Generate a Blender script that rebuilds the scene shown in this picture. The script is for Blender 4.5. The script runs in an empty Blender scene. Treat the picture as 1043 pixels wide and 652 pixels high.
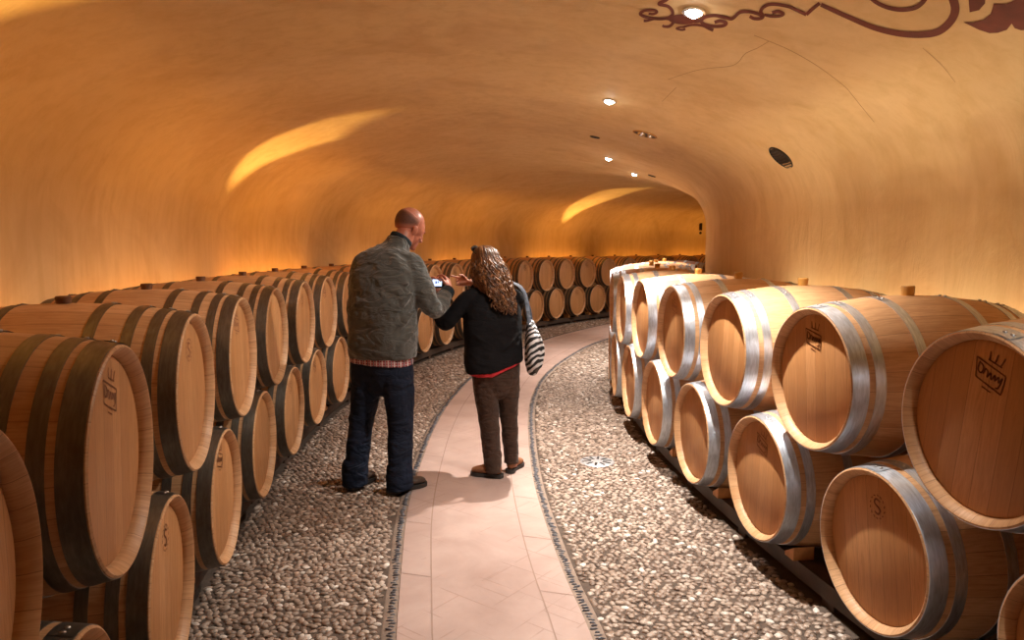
import bpy, bmesh, math, random
import numpy as np
from mathutils import Vector, Matrix, noise, Quaternion
from mathutils.bvhtree import BVHTree
random.seed(7)
rng = np.random.default_rng(11)
sc = bpy.context.scene
COL = sc.collection
PI = math.pi

# ------------------------------------------------------------------ helpers
def tag(o, label=None, cat=None, group=None, kind=None):
    if label: o['label'] = label
    if cat: o['category'] = cat
    if group: o['group'] = group
    if kind: o['kind'] = kind
    return o

def link(name, me, mat=None, parent=None):
    o = bpy.data.objects.new(name, me)
    COL.objects.link(o)
    if mat is not None and me is not None:
        me.materials.append(mat)
    if parent is not None:
        o.parent = parent
    return o

def empty(name, loc=(0, 0, 0), rz=0.0):
    o = bpy.data.objects.new(name, None)
    COL.objects.link(o)
    o.location = loc
    o.rotation_euler = (0, 0, rz)
    o.empty_display_size = 0.1
    return o

def mesh_from(name, verts, faces, smooth=True, mats=None):
    me = bpy.data.meshes.new(name)
    me.from_pydata([tuple(v) for v in verts], [], faces)
    me.update()
    if smooth:
        me.polygons.foreach_set('use_smooth', [True] * len(me.polygons))
    return me

def bm_mesh(name, bm, smooth=False):
    me = bpy.data.meshes.new(name)
    bm.normal_update()
    bm.to_mesh(me); bm.free()
    if smooth:
        me.polygons.foreach_set('use_smooth', [True] * len(me.polygons))
    return me

def add_box(bm, c, s, rot=None, bev=0.0, seg=1):
    g = bmesh.ops.create_cube(bm, size=1.0)
    vs = g['verts']
    M = Matrix.Diagonal((s[0], s[1], s[2], 1))
    if rot is not None:
        M = rot.to_4x4() @ M
    M = Matrix.Translation(c) @ M
    bmesh.ops.transform(bm, matrix=M, verts=vs)
    if bev > 0:
        es = list({e for v in vs for e in v.link_edges})
        bmesh.ops.bevel(bm, geom=es, offset=bev, segments=seg, affect='EDGES', profile=0.5)

def add_lathe(bm, prof, n=48, axis='Y', closed=False, c=(0, 0, 0)):
    """prof: list of (r, h); revolve round the axis"""
    rings = []
    for r, h in prof:
        ring = []
        if r < 1e-6:
            p = (0, h, 0) if axis == 'Y' else (0, 0, h)
            ring = [bm.verts.new((p[0] + c[0], p[1] + c[1], p[2] + c[2]))]
        else:
            for k in range(n):
                a = 2 * PI * k / n
                if axis == 'Y':
                    p = (r * math.sin(a), h, r * math.cos(a))
                else:
                    p = (r * math.cos(a), r * math.sin(a), h)
                ring.append(bm.verts.new((p[0] + c[0], p[1] + c[1], p[2] + c[2])))
        rings.append(ring)
    m = len(rings)
    for i in range(m if closed else m - 1):
        A, B = rings[i], rings[(i + 1) % m]
        if len(A) == 1 and len(B) == 1: continue
        for k in range(n):
            k2 = (k + 1) % n
            if len(A) == 1: f = (A[0], B[k2], B[k])
            elif len(B) == 1: f = (A[k], A[k2], B[0])
            else: f = (A[k], A[k2], B[k2], B[k])
            try: bm.faces.new(f)
            except ValueError: pass

def set_sharp(me, ang=35):
    bm = bmesh.new(); bm.from_mesh(me)
    for e in bm.edges:
        if len(e.link_faces) == 2:
            e.smooth = e.calc_face_angle(0) < math.radians(ang)
    for f in bm.faces: f.smooth = True
    bmesh.ops.recalc_face_normals(bm, faces=bm.faces)
    bm.to_mesh(me); bm.free()
    return me

def catmull(P, n):
    """sample a Catmull-Rom spline through P (k,d) at about n points per span"""
    P = np.asarray(P, float)
    out = []
    for i in range(len(P) - 1):
        p0 = P[i - 1] if i > 0 else 2 * P[0] - P[1]
        p1, p2 = P[i], P[i + 1]
        p3 = P[i + 2] if i + 2 < len(P) else 2 * P[-1] - P[-2]
        for k in range(n):
            t = k / n
            out.append(0.5 * ((2 * p1) + (-p0 + p2) * t + (2 * p0 - 5 * p1 + 4 * p2 - p3) * t * t + (-p0 + 3 * p1 - 3 * p2 + p3) * t ** 3))
    out.append(P[-1])
    return np.array(out)

# ------------------------------------------------------------------ materials
class NT:
    def __init__(self, name):
        self.m = bpy.data.materials.new(name)
        self.m.use_nodes = True
        self.t = self.m.node_tree
        self.t.nodes.clear()
        self.out = self.t.nodes.new('ShaderNodeOutputMaterial')
        self.b = self.t.nodes.new('ShaderNodeBsdfPrincipled')
        self.t.links.new(self.b.outputs[0], self.out.inputs[0])
    def n(self, typ, **kw):
        nd = self.t.nodes.new('ShaderNode' + typ)
        ins = kw.pop('ins', {})
        for k, v in kw.items(): setattr(nd, k, v)
        for k, v in ins.items():
            if isinstance(v, bpy.types.NodeSocket): self.t.links.new(v, nd.inputs[k])
            else: nd.inputs[k].default_value = v
        return nd
    def set(self, k, v):
        if isinstance(v, bpy.types.NodeSocket): self.t.links.new(v, self.b.inputs[k])
        else: self.b.inputs[k].default_value = v
    def coord(self, which='Object', scale=(1, 1, 1), rot=(0, 0, 0), loc=(0, 0, 0)):
        c = self.n('TexCoord')
        mp = self.n('Mapping', ins={'Vector': c.outputs[which], 'Scale': scale, 'Rotation': rot, 'Location': loc})
        return mp.outputs[0]
    def noise(self, vec, scale, detail=4, rough=0.55, dist=0.0):
        return self.n('TexNoise', ins={'Vector': vec, 'Scale': scale, 'Detail': detail, 'Roughness': rough, 'Distortion': dist}).outputs[0]
    def ramp(self, fac, stops, interp='LINEAR'):
        r = self.n('ValToRGB', ins={'Fac': fac})
        r.color_ramp.interpolation = interp
        el = r.color_ramp.elements
        while len(el) < len(stops): el.new(0.5)
        for e, (p, c) in zip(el, stops):
            e.position = p; e.color = (*c, 1) if len(c) == 3 else c
        return r.outputs[0]
    def mix(self, fac, a, b, mode='MIX'):
        m = self.n('Mix', data_type='RGBA', blend_type=mode)
        for i, v in ((0, fac), (6, a), (7, b)):
            if isinstance(v, bpy.types.NodeSocket): self.t.links.new(v, m.inputs[i])
            else: m.inputs[i].default_value = v if i == 0 else ((*v, 1) if len(v) == 3 else v)
        return m.outputs[2]
    def math(self, op, a, b=0.0, clamp=False):
        m = self.n('Math', operation=op, use_clamp=clamp)
        for i, v in ((0, a), (1, b)):
            if isinstance(v, bpy.types.NodeSocket): self.t.links.new(v, m.inputs[i])
            else: m.inputs[i].default_value = v
        return m.outputs[0]
    def bump(self, h, strength=0.3, dist=0.01, normal=None):
        ins = {'Height': h, 'Strength': strength, 'Distance': dist}
        if normal is not None: ins['Normal'] = normal
        return self.n('Bump', ins=ins).outputs[0]

def simple(name, col, rough=0.6, metal=0.0, var=0.0, scale=20, bump=0.0, bscale=80, spec=None):
    t = NT(name)
    v = t.coord()
    if var > 0:
        nz = t.noise(v, scale, 5)
        lo = tuple(c * (1 - var) for c in col); hi = tuple(min(1, c * (1 + var)) for c in col)
        t.set('Base Color', t.ramp(nz, [(0.3, lo), (0.7, hi)]))
    else:
        t.set('Base Color', (*col, 1))
    t.set('Roughness', rough); t.set('Metallic', metal)
    if spec is not None: t.set('Specular IOR Level', spec)
    if bump > 0:
        t.set('Normal', t.bump(t.noise(v, bscale, 4), bump, 0.004))
    return t.m

def emit_mat(name, col, s):
    t = NT(name)
    t.set('Base Color', (0, 0, 0, 1)); t.set('Emission Color', (*col, 1)); t.set('Emission Strength', s)
    return t.m

def mat_plaster():
    t = NT('plaster')
    v = t.coord('Object')
    big = t.noise(v, 0.55, 5, 0.6)
    col = t.ramp(big, [(0.30, (0.68, 0.475, 0.235)), (0.55, (0.76, 0.55, 0.285)), (0.75, (0.81, 0.61, 0.335))])
    # brushed lime-wash: vertical streaks on the walls, broad strokes on the vault
    vs = t.coord('Object', scale=(3.0, 3.0, 0.35))
    st = t.noise(vs, 3.2, 6, 0.65, 0.4)
    col = t.mix(t.ramp(st, [(0.44, (0, 0, 0)), (0.78, (0.50, 0.50, 0.50))]), col, (0.55, 0.345, 0.135), 'MIX')
    blot = t.noise(v, 1.5, 6, 0.6, 0.8)
    col = t.mix(t.ramp(blot, [(0.50, (0, 0, 0)), (0.66, (0.42, 0.42, 0.42))]), col, (0.55, 0.335, 0.155), 'MIX')
    st2 = t.noise(t.coord('Object', scale=(1, 1, 0.2)), 1.3, 3, 0.5, 1.2)
    col = t.mix(t.ramp(st2, [(0.5, (0, 0, 0)), (0.85, (0.5, 0.5, 0.5))]), col, (0.86, 0.66, 0.41), 'MIX')
    t.set('Base Color', col)
    t.set('Roughness', 0.72)
    t.set('Specular IOR Level', 0.25)
    h1 = t.noise(t.coord('Object', scale=(1, 2.5, 1)), 2.4, 6, 0.62, 0.6)
    h2 = t.noise(v, 26, 4, 0.6)
    nb = t.bump(h1, 0.32, 0.035)
    nb = t.bump(h2, 0.16, 0.004, nb)
    t.set('Normal', nb)
    return t.m

def mat_oak(name, stave=True):
    t = NT(name)
    c = t.n('TexCoord').outputs['Object']
    sep = t.n('SeparateXYZ', ins={0: c})
    x, y, z = sep.outputs
    rnd = t.n('ObjectInfo').outputs['Random']
    if stave:
        ang = t.math('ARCTAN2', x, z)
        u = t.math('MULTIPLY', ang, 27 / (2 * PI))
        u = t.math('ADD', u, 40.0)
        u = t.math('ADD', u, t.math('MULTIPLY', rnd, 9.0))
        along = y
    else:
        u = t.math('MULTIPLY', x, 1 / 0.068)
        u = t.math('ADD', u, 40.0)
        u = t.math('ADD', u, t.math('MULTIPLY', rnd, 9.0))
        along = z
    cell = t.math('FLOOR', u)
    fr = t.math('FRACT', u)
    wn = t.n('TexWhiteNoise', noise_dimensions='2D')
    cb = t.n('CombineXYZ', ins={0: cell, 1: t.math('MULTIPLY', rnd, 37.0)})
    t.t.links.new(cb.outputs[0], wn.inputs['Vector'])
    # grain
    gv = t.n('CombineXYZ', ins={0: t.math('MULTIPLY', u, 3.2), 1: t.math('MULTIPLY', along, 4.5), 2: t.math('MULTIPLY', rnd, 50.0)})
    gr = t.noise(gv.outputs[0], 1.6, 7, 0.62, 1.4)
    gv2 = t.n('CombineXYZ', ins={0: t.math('MULTIPLY', u, 16.0), 1: t.math('MULTIPLY', along, 3.0), 2: t.math('MULTIPLY', rnd, 50.0)})
    gr2 = t.noise(gv2.outputs[0], 1.2, 3, 0.5)
    base = t.ramp(wn.outputs['Value'], [(0.0, (0.60, 0.350, 0.175)), (0.4, (0.68, 0.415, 0.220)), (0.75, (0.74, 0.465, 0.260)), (1.0, (0.63, 0.370, 0.185))] if stave else [(0.0, (0.46, 0.210, 0.072)), (0.4, (0.54, 0.262, 0.098)), (0.75, (0.59, 0.295, 0.118)), (1.0, (0.50, 0.232, 0.082))])
    base = t.mix(t.ramp(gr, [(0.42, (0, 0, 0)), (0.72, (0.6, 0.6, 0.6))]), base, (0.36, 0.16, 0.062), 'MIX')
    base = t.mix(t.ramp(gr2, [(0.4, (0, 0, 0)), (0.75, (0.30, 0.30, 0.30))]), base, (0.40, 0.19, 0.08), 'MIX')
    dist = t.math('ABSOLUTE', t.math('SUBTRACT', fr, 0.5))
    seam = t.math('GREATER_THAN', dist, 0.487)
    base = t.mix(t.math('MULTIPLY', seam, 0.62), base, (0.12, 0.05, 0.02), 'MIX')
    # each barrel a slightly different tone
    base = t.mix(t.math('MULTIPLY', rnd, 0.22), base, (0.47, 0.22, 0.09), 'MIX')
    t.set('Base Color', base)
    t.set('Roughness', t.ramp(gr, [(0.3, (0.42,) * 3), (0.8, (0.58,) * 3)]))
    t.set('Specular IOR Level', 0.35)
    h = t.math('SUBTRACT', t.math('MULTIPLY', gr2, 0.4), seam)
    t.set('Normal', t.bump(h, 0.25, 0.0015))
    return t.m

def mat_hoop(name, col, rough, stain=0.0):
    t = NT(name)
    c = t.n('TexCoord').outputs['Object']
    sep = t.n('SeparateXYZ', ins={0: c})
    ang = t.math('ARCTAN2', sep.outputs[0], sep.outputs[2])
    rnd = t.n('ObjectInfo').outputs['Random']
    gv = t.n('CombineXYZ', ins={0: t.math('MULTIPLY', ang, 3.0), 1: t.math('MULTIPLY', sep.outputs[1], 60.0), 2: t.math('MULTIPLY', rnd, 30)})
    n1 = t.noise(gv.outputs[0], 2.0, 5, 0.6, 0.3)
    n2 = t.noise(c, 14, 6, 0.65)
    lo = tuple(v * 0.72 for v in col); hi = tuple(min(1, v * 1.15) for v in col)
    b = t.ramp(n1, [(0.3, lo), (0.7, hi)])
    b = t.mix(t.ramp(n2, [(0.48, (0, 0, 0)), (0.7, (stain,) * 3)]), b, (0.16, 0.115, 0.065), 'MIX')
    t.set('Base Color', b)
    t.set('Metallic', 0.92)
    t.set('Roughness', t.ramp(n2, [(0.3, (rough,) * 3), (0.75, (rough + 0.16,) * 3)]))
    t.set('Normal', t.bump(n1, 0.12, 0.0015))
    return t.m

def mat_pebble(name, stops, rough=0.45):
    t = NT(name)
    g = t.n('NewGeometry')
    v = t.coord('Object')
    b = t.ramp(g.outputs['Random Per Island'], stops)
    nz = t.noise(v, 90, 3)
    b = t.mix(t.ramp(nz, [(0.4, (0, 0, 0)), (0.8, (0.4, 0.4, 0.4))]), b, (0.22, 0.155, 0.115), 'MIX')
    t.set('Base Color', b); t.set('Roughness', rough); t.set('Specular IOR Level', 0.5)
    t.set('Normal', t.bump(t.noise(v, 160, 3), 0.2, 0.002))
    return t.m

def mat_path():
    t = NT('path_stone')
    v = t.coord('Object')
    n = t.noise(v, 1.8, 7, 0.65, 0.6)
    b = t.ramp(n, [(0.3, (0.350, 0.240, 0.205)), (0.52, (0.420, 0.300, 0.262)), (0.72, (0.495, 0.372, 0.330))])
    # herringbone joints, faint and partly worn away
    joint = None
    for rot, off in ((math.radians(38), 0.0), (math.radians(-52), 0.37)):
        vv = t.coord('Object', scale=(1, 1, 0), rot=(0, 0, rot), loc=(off, 0.2, 0))
        br = t.n('TexBrick', ins={'Vector': vv, 'Scale': 1.0, 'Mortar Size': 0.0035, 'Mortar Smooth': 0.1, 'Brick Width': 0.46, 'Row Height': 0.19,
                                  'Color1': (0, 0, 0, 1), 'Color2': (0, 0, 0, 1), 'Mortar': (1, 1, 1, 1)})
        br.offset = 0.5
        worn = t.ramp(t.noise(v, 2.3, 3, 0.5, off * 3 + 0.4), [(0.50, (0, 0, 0)), (0.58, (1, 1, 1))])
        j = t.math('MULTIPLY', br.outputs['Color'], worn)
        joint = j if joint is None else t.math('MAXIMUM', joint, j)
    b = t.mix(t.math('MULTIPLY', joint, 0.32), b, (0.20, 0.11, 0.075), 'MIX')
    t.set('Base Color', b)
    t.set('Roughness', t.ramp(t.noise(v, 6, 5), [(0.3, (0.36,) * 3), (0.75, (0.52,) * 3)]))
    t.set('Specular IOR Level', 0.42)
    h = t.math('SUBTRACT', t.math('MULTIPLY', t.noise(v, 9, 6, 0.6), 0.6), joint)
    t.set('Normal', t.bump(h, 0.35, 0.003))
    return t.m

def mat_fabric(name, col, rough=0.9, wr=0.5, wscale=7, weave=True, sheen=0.0, var=0.15):
    t = NT(name)
    v = t.coord('Object')
    nz = t.noise(v, 9, 4)
    t.set('Base Color', t.ramp(nz, [(0.3, tuple(c * (1 - var) for c in col)), (0.7, tuple(c * (1 + var) for c in col))]))
    t.set('Roughness', rough)
    t.set('Specular IOR Level', 0.2)
    if sheen: t.set('Sheen Weight', sheen)
    w = t.noise(t.coord('Object', rot=(0.5, 0.6, 0.2), scale=(1, 1, 2.2)), wscale, 3, 0.5, 1.3)
    nb = t.bump(w, wr, 0.03)
    if weave: nb = t.bump(t.noise(v, 300, 2), 0.15, 0.002, nb)
    t.set('Normal', nb)
    return t.m

M = {}
M['plaster'] = mat_plaster()
M['oak'] = mat_oak('oak_staves', True)
M['oak_head'] = mat_oak('oak_head', False)
M['hoop_bright'] = mat_hoop('hoop_galvanised', (0.66, 0.71, 0.79), 0.33, 0.08)
M['hoop_dull'] = mat_hoop('hoop_tarnished', (0.20, 0.185, 0.160), 0.40, 0.55)
M['rivet'] = simple('rivet_metal', (0.5, 0.5, 0.5), 0.35, 0.9)
M['bung_light'] = simple('bung_amber', (0.60, 0.31, 0.07), 0.5, 0, 0.15, 30)
M['bung_dark'] = simple('bung_dark', (0.16, 0.065, 0.025), 0.6, 0, 0.2, 30)
M['stamp'] = simple('burnt_stamp', (0.30, 0.125, 0.062), 0.7, 0, 0.35, 60)
M['rack'] = simple('rack_timber', (0.060, 0.034, 0.022), 0.6, 0, 0.35, 9, 0.3, 40)
M['wedge'] = simple('wedge_timber', (0.55, 0.25, 0.085), 0.65, 0, 0.2, 25, 0.2, 60)
M['mortar'] = simple('mortar_bed', (0.085, 0.058, 0.043), 0.9, 0, 0.3, 14, 0.5, 70)
M['mortar_light'] = simple('mortar_light', (0.25, 0.185, 0.145), 0.9, 0, 0.2, 20, 0.5, 90)
M['pebble'] = mat_pebble('pebbles', [(0.0, (0.140, 0.092, 0.067)), (0.35, (0.255, 0.180, 0.136)), (0.7, (0.36, 0.268, 0.210)), (0.93, (0.45, 0.36, 0.295)), (1.0, (0.72, 0.65, 0.59))])
M['dark_pebble'] = mat_pebble('dark_pebbles', [(0.0, (0.030, 0.034, 0.050)), (0.6, (0.060, 0.065, 0.085)), (1.0, (0.12, 0.115, 0.13))], 0.4)
M['path'] = mat_path()
M['grout'] = simple('path_joint', (0.30, 0.20, 0.16), 0.8)
M['paint'] = simple('oxide_red_paint', (0.155, 0.030, 0.016), 0.75, 0, 0.25, 12)
M['crack'] = simple('crack_shadow', (0.46, 0.27, 0.13), 0.9)
M['chrome'] = simple('chrome', (0.75, 0.75, 0.75), 0.15, 1.0)
M['black_metal'] = simple('black_metal', (0.03, 0.028, 0.026), 0.45, 0.5)
M['dark_recess'] = simple('dark_recess', (0.05, 0.03, 0.018), 0.6)
M['brass'] = simple('gold_reflector', (0.75, 0.48, 0.20), 0.22, 1.0)

# ------------------------------------------------------------------ plan of the curved cellar
# two rows of barrels follow arcs: near part gentle, far part tighter (bends to the right)
A0 = -0.268
def front(side, th):
    """point on the line of barrel heads and unit tangent, th = tangent angle"""
    t = max(th, A0)
    if side == 'L': cx, R = (17.48, 19.0) if t < 0 else (12.48, 14.0)
    else: cx, R = (20.44, 19.5) if t < 0 else (12.48, 11.54)
    p = np.array([cx - R * math.cos(t), 6.2 + R * math.sin(t)])
    tan = np.array([math.sin(t), math.cos(t)])
    if th < A0: p = p + tan * (th - A0) * R
    return p, tan, (A0 if th < A0 else th)
def th_of(side, s):
    if s < 0: return s / (19.0 if side == 'L' else 19.5)
    return s / (14.0 if side == 'L' else 11.54)
def outward(side, tan):
    n = np.array([tan[1], -tan[0]])         # to the right of the walking direction
    return n if side == 'R' else -n

WL, WR = 1.16, 1.07            # wall distance behind the heads
TH = np.concatenate([np.linspace(-0.44, 0, 34)[:-1], np.linspace(0, 1.32, 84)])

# ------------------------------------------------------------------ vault
left_prof = [(0, 0), (0, .5), (0, 1.0), (0, 1.3), (0, 1.5), (0.003, 1.66), (0.02, 1.82), (0.075, 1.99), (0.20, 2.17), (0.42, 2.34), (0.75, 2.48), (1.2, 2.60), (1.75, 2.69), (2.34, 2.72)]
right_prof = [(0, 0), (0, .5), (0, 1.0), (0, 1.3), (0, 1.5), (0, 1.70), (0.01, 1.87), (0.055, 2.02), (0.16, 2.17), (0.36, 2.31), (0.66, 2.43), (1.15, 2.57), (1.75, 2.68), (2.34, 2.72)]
LP = catmull(left_prof, 5); RP = catmull(right_prof, 5)
def vault_mesh():
    verts = []; nl = len(LP); ncol = nl + len(RP) - 1
    for th in TH:
        pl, tl, _ = front('L', th); pr, tr, _ = front('R', th)
        pl = pl + outward('L', tl) * WL; pr = pr + outward('R', tr) * WR
        d = pr - pl; W = np.linalg.norm(d); d = d / W
        for (o, z) in LP: verts.append([*(pl + d * o * W / 2 / 2.34), z])
        for (o, z) in RP[::-1][1:]: verts.append([*(pr - d * o * W / 2 / 2.34), z])
    V = np.array(verts)
    # hand-trowelled unevenness
    for i in range(len(V)):
        v = V[i]; k = min(1, max(0, (v[2] - 0.3) / 1.0))
        w = noise.noise(Vector((v[0] * 0.9, v[1] * 0.9, v[2] * 1.1))) * 0.030 + noise.noise(Vector((v[0] * 2.6, v[1] * 2.6, v[2] * 2.0 + 7))) * 0.010
        V[i][2] += w * k * (1 if v[2] > 1.9 else 0.2)
        j = i % ncol
        side = -1 if j < nl else 1
        V[i][0] += side * w * 0.7 * k * (1 if v[2] < 2.4 else 0.3)
    F = []
    for i in range(len(TH) - 1):
        for j in range(ncol - 1):
            a = i * ncol + j
            F.append((a, a + 1, a + ncol + 1, a + ncol))
    return V, F, nl, ncol
VV, VF, VNL, VNC = vault_mesh()
def face_groups():
    # column index where the flat wall ends (z about 1.5)
    jl = 4 * 5; jr = VNC - 1 - 4 * 5
    g = {'wall_left': [], 'ceiling': [], 'wall_right': []}
    for k, f in enumerate(VF):
        j = k % (VNC - 1)
        g['wall_left' if j < jl else 'wall_right' if j >= jr else 'ceiling'].append(f)
    return g
full = mesh_from('vault_full', VV, VF)
vn = np.zeros(len(VV) * 3); full.vertices.foreach_get('normal', vn); vn = vn.reshape(-1, 3)
BVH = BVHTree.FromPolygons([tuple(v) for v in VV], VF)
for nm, fs in face_groups().items():
    used = sorted({i for f in fs for i in f}); mp = {a: b for b, a in enumerate(used)}
    me = mesh_from(nm, VV[used], [tuple(mp[i] for i in f) for f in fs])
    me.normals_split_custom_set_from_vertices([tuple(vn[i]) for i in used])
    o = link(nm, me, M['plaster']); tag(o, kind='structure')
bpy.data.meshes.remove(full)

def end_wall(nm, th):
    pl, tl, _ = front('L', th); pr, tr, _ = front('R', th)
    i = 0 if th < 0 else len(TH) - 1
    ring = [tuple(VV[i * VNC + j]) for j in range(VNC)]
    me = mesh_from(nm, ring, [tuple(range(VNC))], False)
    tag(link(nm, me, M['plaster']), kind='structure')
end_wall('wall_back', TH[0]); end_wall('wall_far', TH[-1])

# floor slab (bedding of the cobbles)
bm = bmesh.new()
add_box(bm, (5, 8, -0.0915), (22, 34, 0.2))
tag(link('floor', bm_mesh('floor', bm), M['mortar']), kind='structure')

# ------------------------------------------------------------------ camera
CAMZ = 1.55; FPX = 740.0; PITCH = math.radians(5.75)
cam = bpy.data.cameras.new('camera'); co = bpy.data.objects.new('camera', cam); COL.objects.link(co)
cam.sensor_width = 36; cam.lens = FPX / 1043 * 36; cam.clip_start = 0.05
co.location = (0, 0, CAMZ); co.rotation_euler = (PI / 2 - PITCH, 0, 0)
sc.camera = co
def ray(px, py):
    v = ((px - 521.5) / FPX, 1.0, -(py - 326) / FPX)
    return Vector((v[0], v[1] * math.cos(PITCH) + v[2] * math.sin(PITCH), v[2] * math.cos(PITCH) - v[1] * math.sin(PITCH))).normalized()
def on_vault(px, py, off=0.0):
    loc, nor, i, d = BVH.ray_cast(Vector((0, 0, CAMZ)), ray(px, py))
    if nor.dot(ray(px, py)) > 0: nor = -nor
    return loc + nor * off, nor

# ------------------------------------------------------------------ path, edging, pebbles
PL_ = [(-0.05, -0.6), (-0.16, 0.4), (-0.29, 1.5), (-0.39, 2.3), (-0.459, 2.751), (-0.535, 3.4), (-0.595, 3.95), (-0.630, 4.5), (-0.650, 5.3), (-0.655, 5.9), (-0.640, 6.5), (-0.612, 7.05), (-0.555, 7.65), (-0.45, 8.46), (-0.15, 9.8), (0.25, 11.1), (0.70, 12.25), (1.25, 13.3), (1.9, 14.35), (2.8, 15.5), (4.2, 16.9), (6.0, 18.1)]
PR_ = [(0.72, -0.6), (0.62, 0.4), (0.47, 1.5), (0.36, 2.3), (0.300, 2.85), (0.245, 3.27), (0.190, 3.87), (0.145, 4.54), (0.130, 5.2), (0.131, 5.7), (0.140, 6.3), (0.165, 6.9), (0.215, 7.5), (0.33, 8.35), (0.57, 9.4), (0.86, 10.35), (1.20, 11.3), (1.70, 12.3), (2.35, 13.35), (3.3, 14.6), (4.6, 15.9), (6.3, 17.1)]
PLc = catmull(PL_, 8); PRc = catmull(PR_, 8)
def resample(C, n):
    d = np.r_[0, np.cumsum(np.linalg.norm(np.diff(C, axis=0), axis=1))]
    t = np.linspace(0, d[-1], n)
    return np.c_[np.interp(t, d, C[:, 0]), np.interp(t, d, C[:, 1])], d[-1]
PLr, PLlen = resample(PLc, 260); PRr, PRlen = resample(PRc, 260)
V = []; F = []
for a, b in zip(PLr, PRr):
    V += [(*a, 0.0), (*a, 0.022), (*b, 0.022), (*b, 0.0)]
for i in range(len(PLr) - 1):
    for j in range(3):
        F.append((i * 4 + j, i * 4 + j + 1, i * 4 + 4 + j + 1, i * 4 + 4 + j))
me = mesh_from('floor_path', V, F, False)
tag(link('floor_path', me, M['path']), kind='structure')
# straight joints that set off the border slabs
def joint_strip(C0, C1, t, name):
    V = []; F = []
    C = C0 + (C1 - C0) * t
    T = np.gradient(C, axis=0); T /= np.linalg.norm(T, axis=1)[:, None]; N = np.c_[T[:, 1], -T[:, 0]]
    for c, n in zip(C, N):
        V += [(*(c - n * 0.003), 0.0232), (*(c + n * 0.003), 0.0232)]
    for i in range(len(C) - 1): F.append((2 * i, 2 * i + 1, 2 * i + 3, 2 * i + 2))
    # cross joints between border slabs
    k = 0
    acc = 0.0
    for i in range(1, len(C)):
        acc += np.linalg.norm(C[i] - C[i - 1])
        if acc > 0.62:
            acc = 0
            e = C0[i] if t < 0.5 else C1[i]
            n = (e - C[i]); b = len(V); tt = T[i] * 0.0025
            for p in (C[i] - tt, e - tt, e + tt, C[i] + tt): V.append((*p, 0.0233))
            F.append((b, b + 1, b + 2, b + 3))
    o = link(name, mesh_from(name, V, F, False), M['grout']); tag(o, kind='structure')
joint_strip(PLr, PRr, 0.185, 'trim_1'); joint_strip(PLr, PRr, 0.815, 'trim_2')

# low-poly pebble builder (many pebbles joined in one mesh)
def pebble_mesh(name, P, L, Wd, H, A, Z0):
    n = len(P)
    ang = np.arange(6) * PI / 3
    base = [(0, 0, 1.0)] + [(0.62 * math.cos(a + .5), 0.62 * math.sin(a + .5), 0.80) for a in ang] + [(math.cos(a), math.sin(a), 0.25) for a in ang] + [(0.9 * math.cos(a), 0.9 * math.sin(a), -0.35) for a in ang]
    base = np.array(base); k = len(base)
    f = [(0, 1 + i, 1 + (i + 1) % 6) for i in range(6)]
    q = [(1 + i, 7 + i, 7 + (i + 1) % 6, 1 + (i + 1) % 6) for i in range(6)] + [(7 + i, 13 + i, 13 + (i + 1) % 6, 7 + (i + 1) % 6) for i in range(6)]
    jit = 1 + rng.uniform(-0.16, 0.16, (n, k, 1)); jit[:, :, :] = jit
    B = base[None] * np.ones((n, 1, 1))
    B[:, :, :2] *= jit
    B = B * np.stack([L, Wd, H], 1)[:, None, :]
    tx = rng.normal(0, 0.10, n)[:, None]; ty = rng.normal(0, 0.10, n)[:, None]
    B[:, :, 2] += B[:, :, 0] * tx + B[:, :, 1] * ty
    ca, sa = np.cos(A)[:, None], np.sin(A)[:, None]
    X = B[:, :, 0] * ca - B[:, :, 1] * sa + P[:, 0][:, None]
    Y = B[:, :, 0] * sa + B[:, :, 1] * ca + P[:, 1][:, None]
    Z = B[:, :, 2] + Z0[:, None]
    V = np.stack([X, Y, Z], 2).reshape(-1, 3)
    off = (np.arange(n) * k)
    T = (np.array(f)[None] + off[:, None, None]).reshape(-1, 3)
    Q = (np.array(q)[None] + off[:, None, None]).reshape(-1, 4)
    me = bpy.data.meshes.new(name)
    me.vertices.add(len(V)); me.vertices.foreach_set('co', V.ravel())
    nl = T.size + Q.size
    me.loops.add(nl); me.loops.foreach_set('vertex_index', np.r_[T.ravel(), Q.ravel()].astype(np.int32))
    me.polygons.add(len(T) + len(Q))
    ls = np.r_[np.arange(len(T)) * 3, T.size + np.arange(len(Q)) * 4].astype(np.int32)
    me.polygons.foreach_set('loop_start', ls)
    me.polygons.foreach_set('use_smooth', np.ones(len(ls), bool))
    me.update(); me.validate()
    return me

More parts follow.
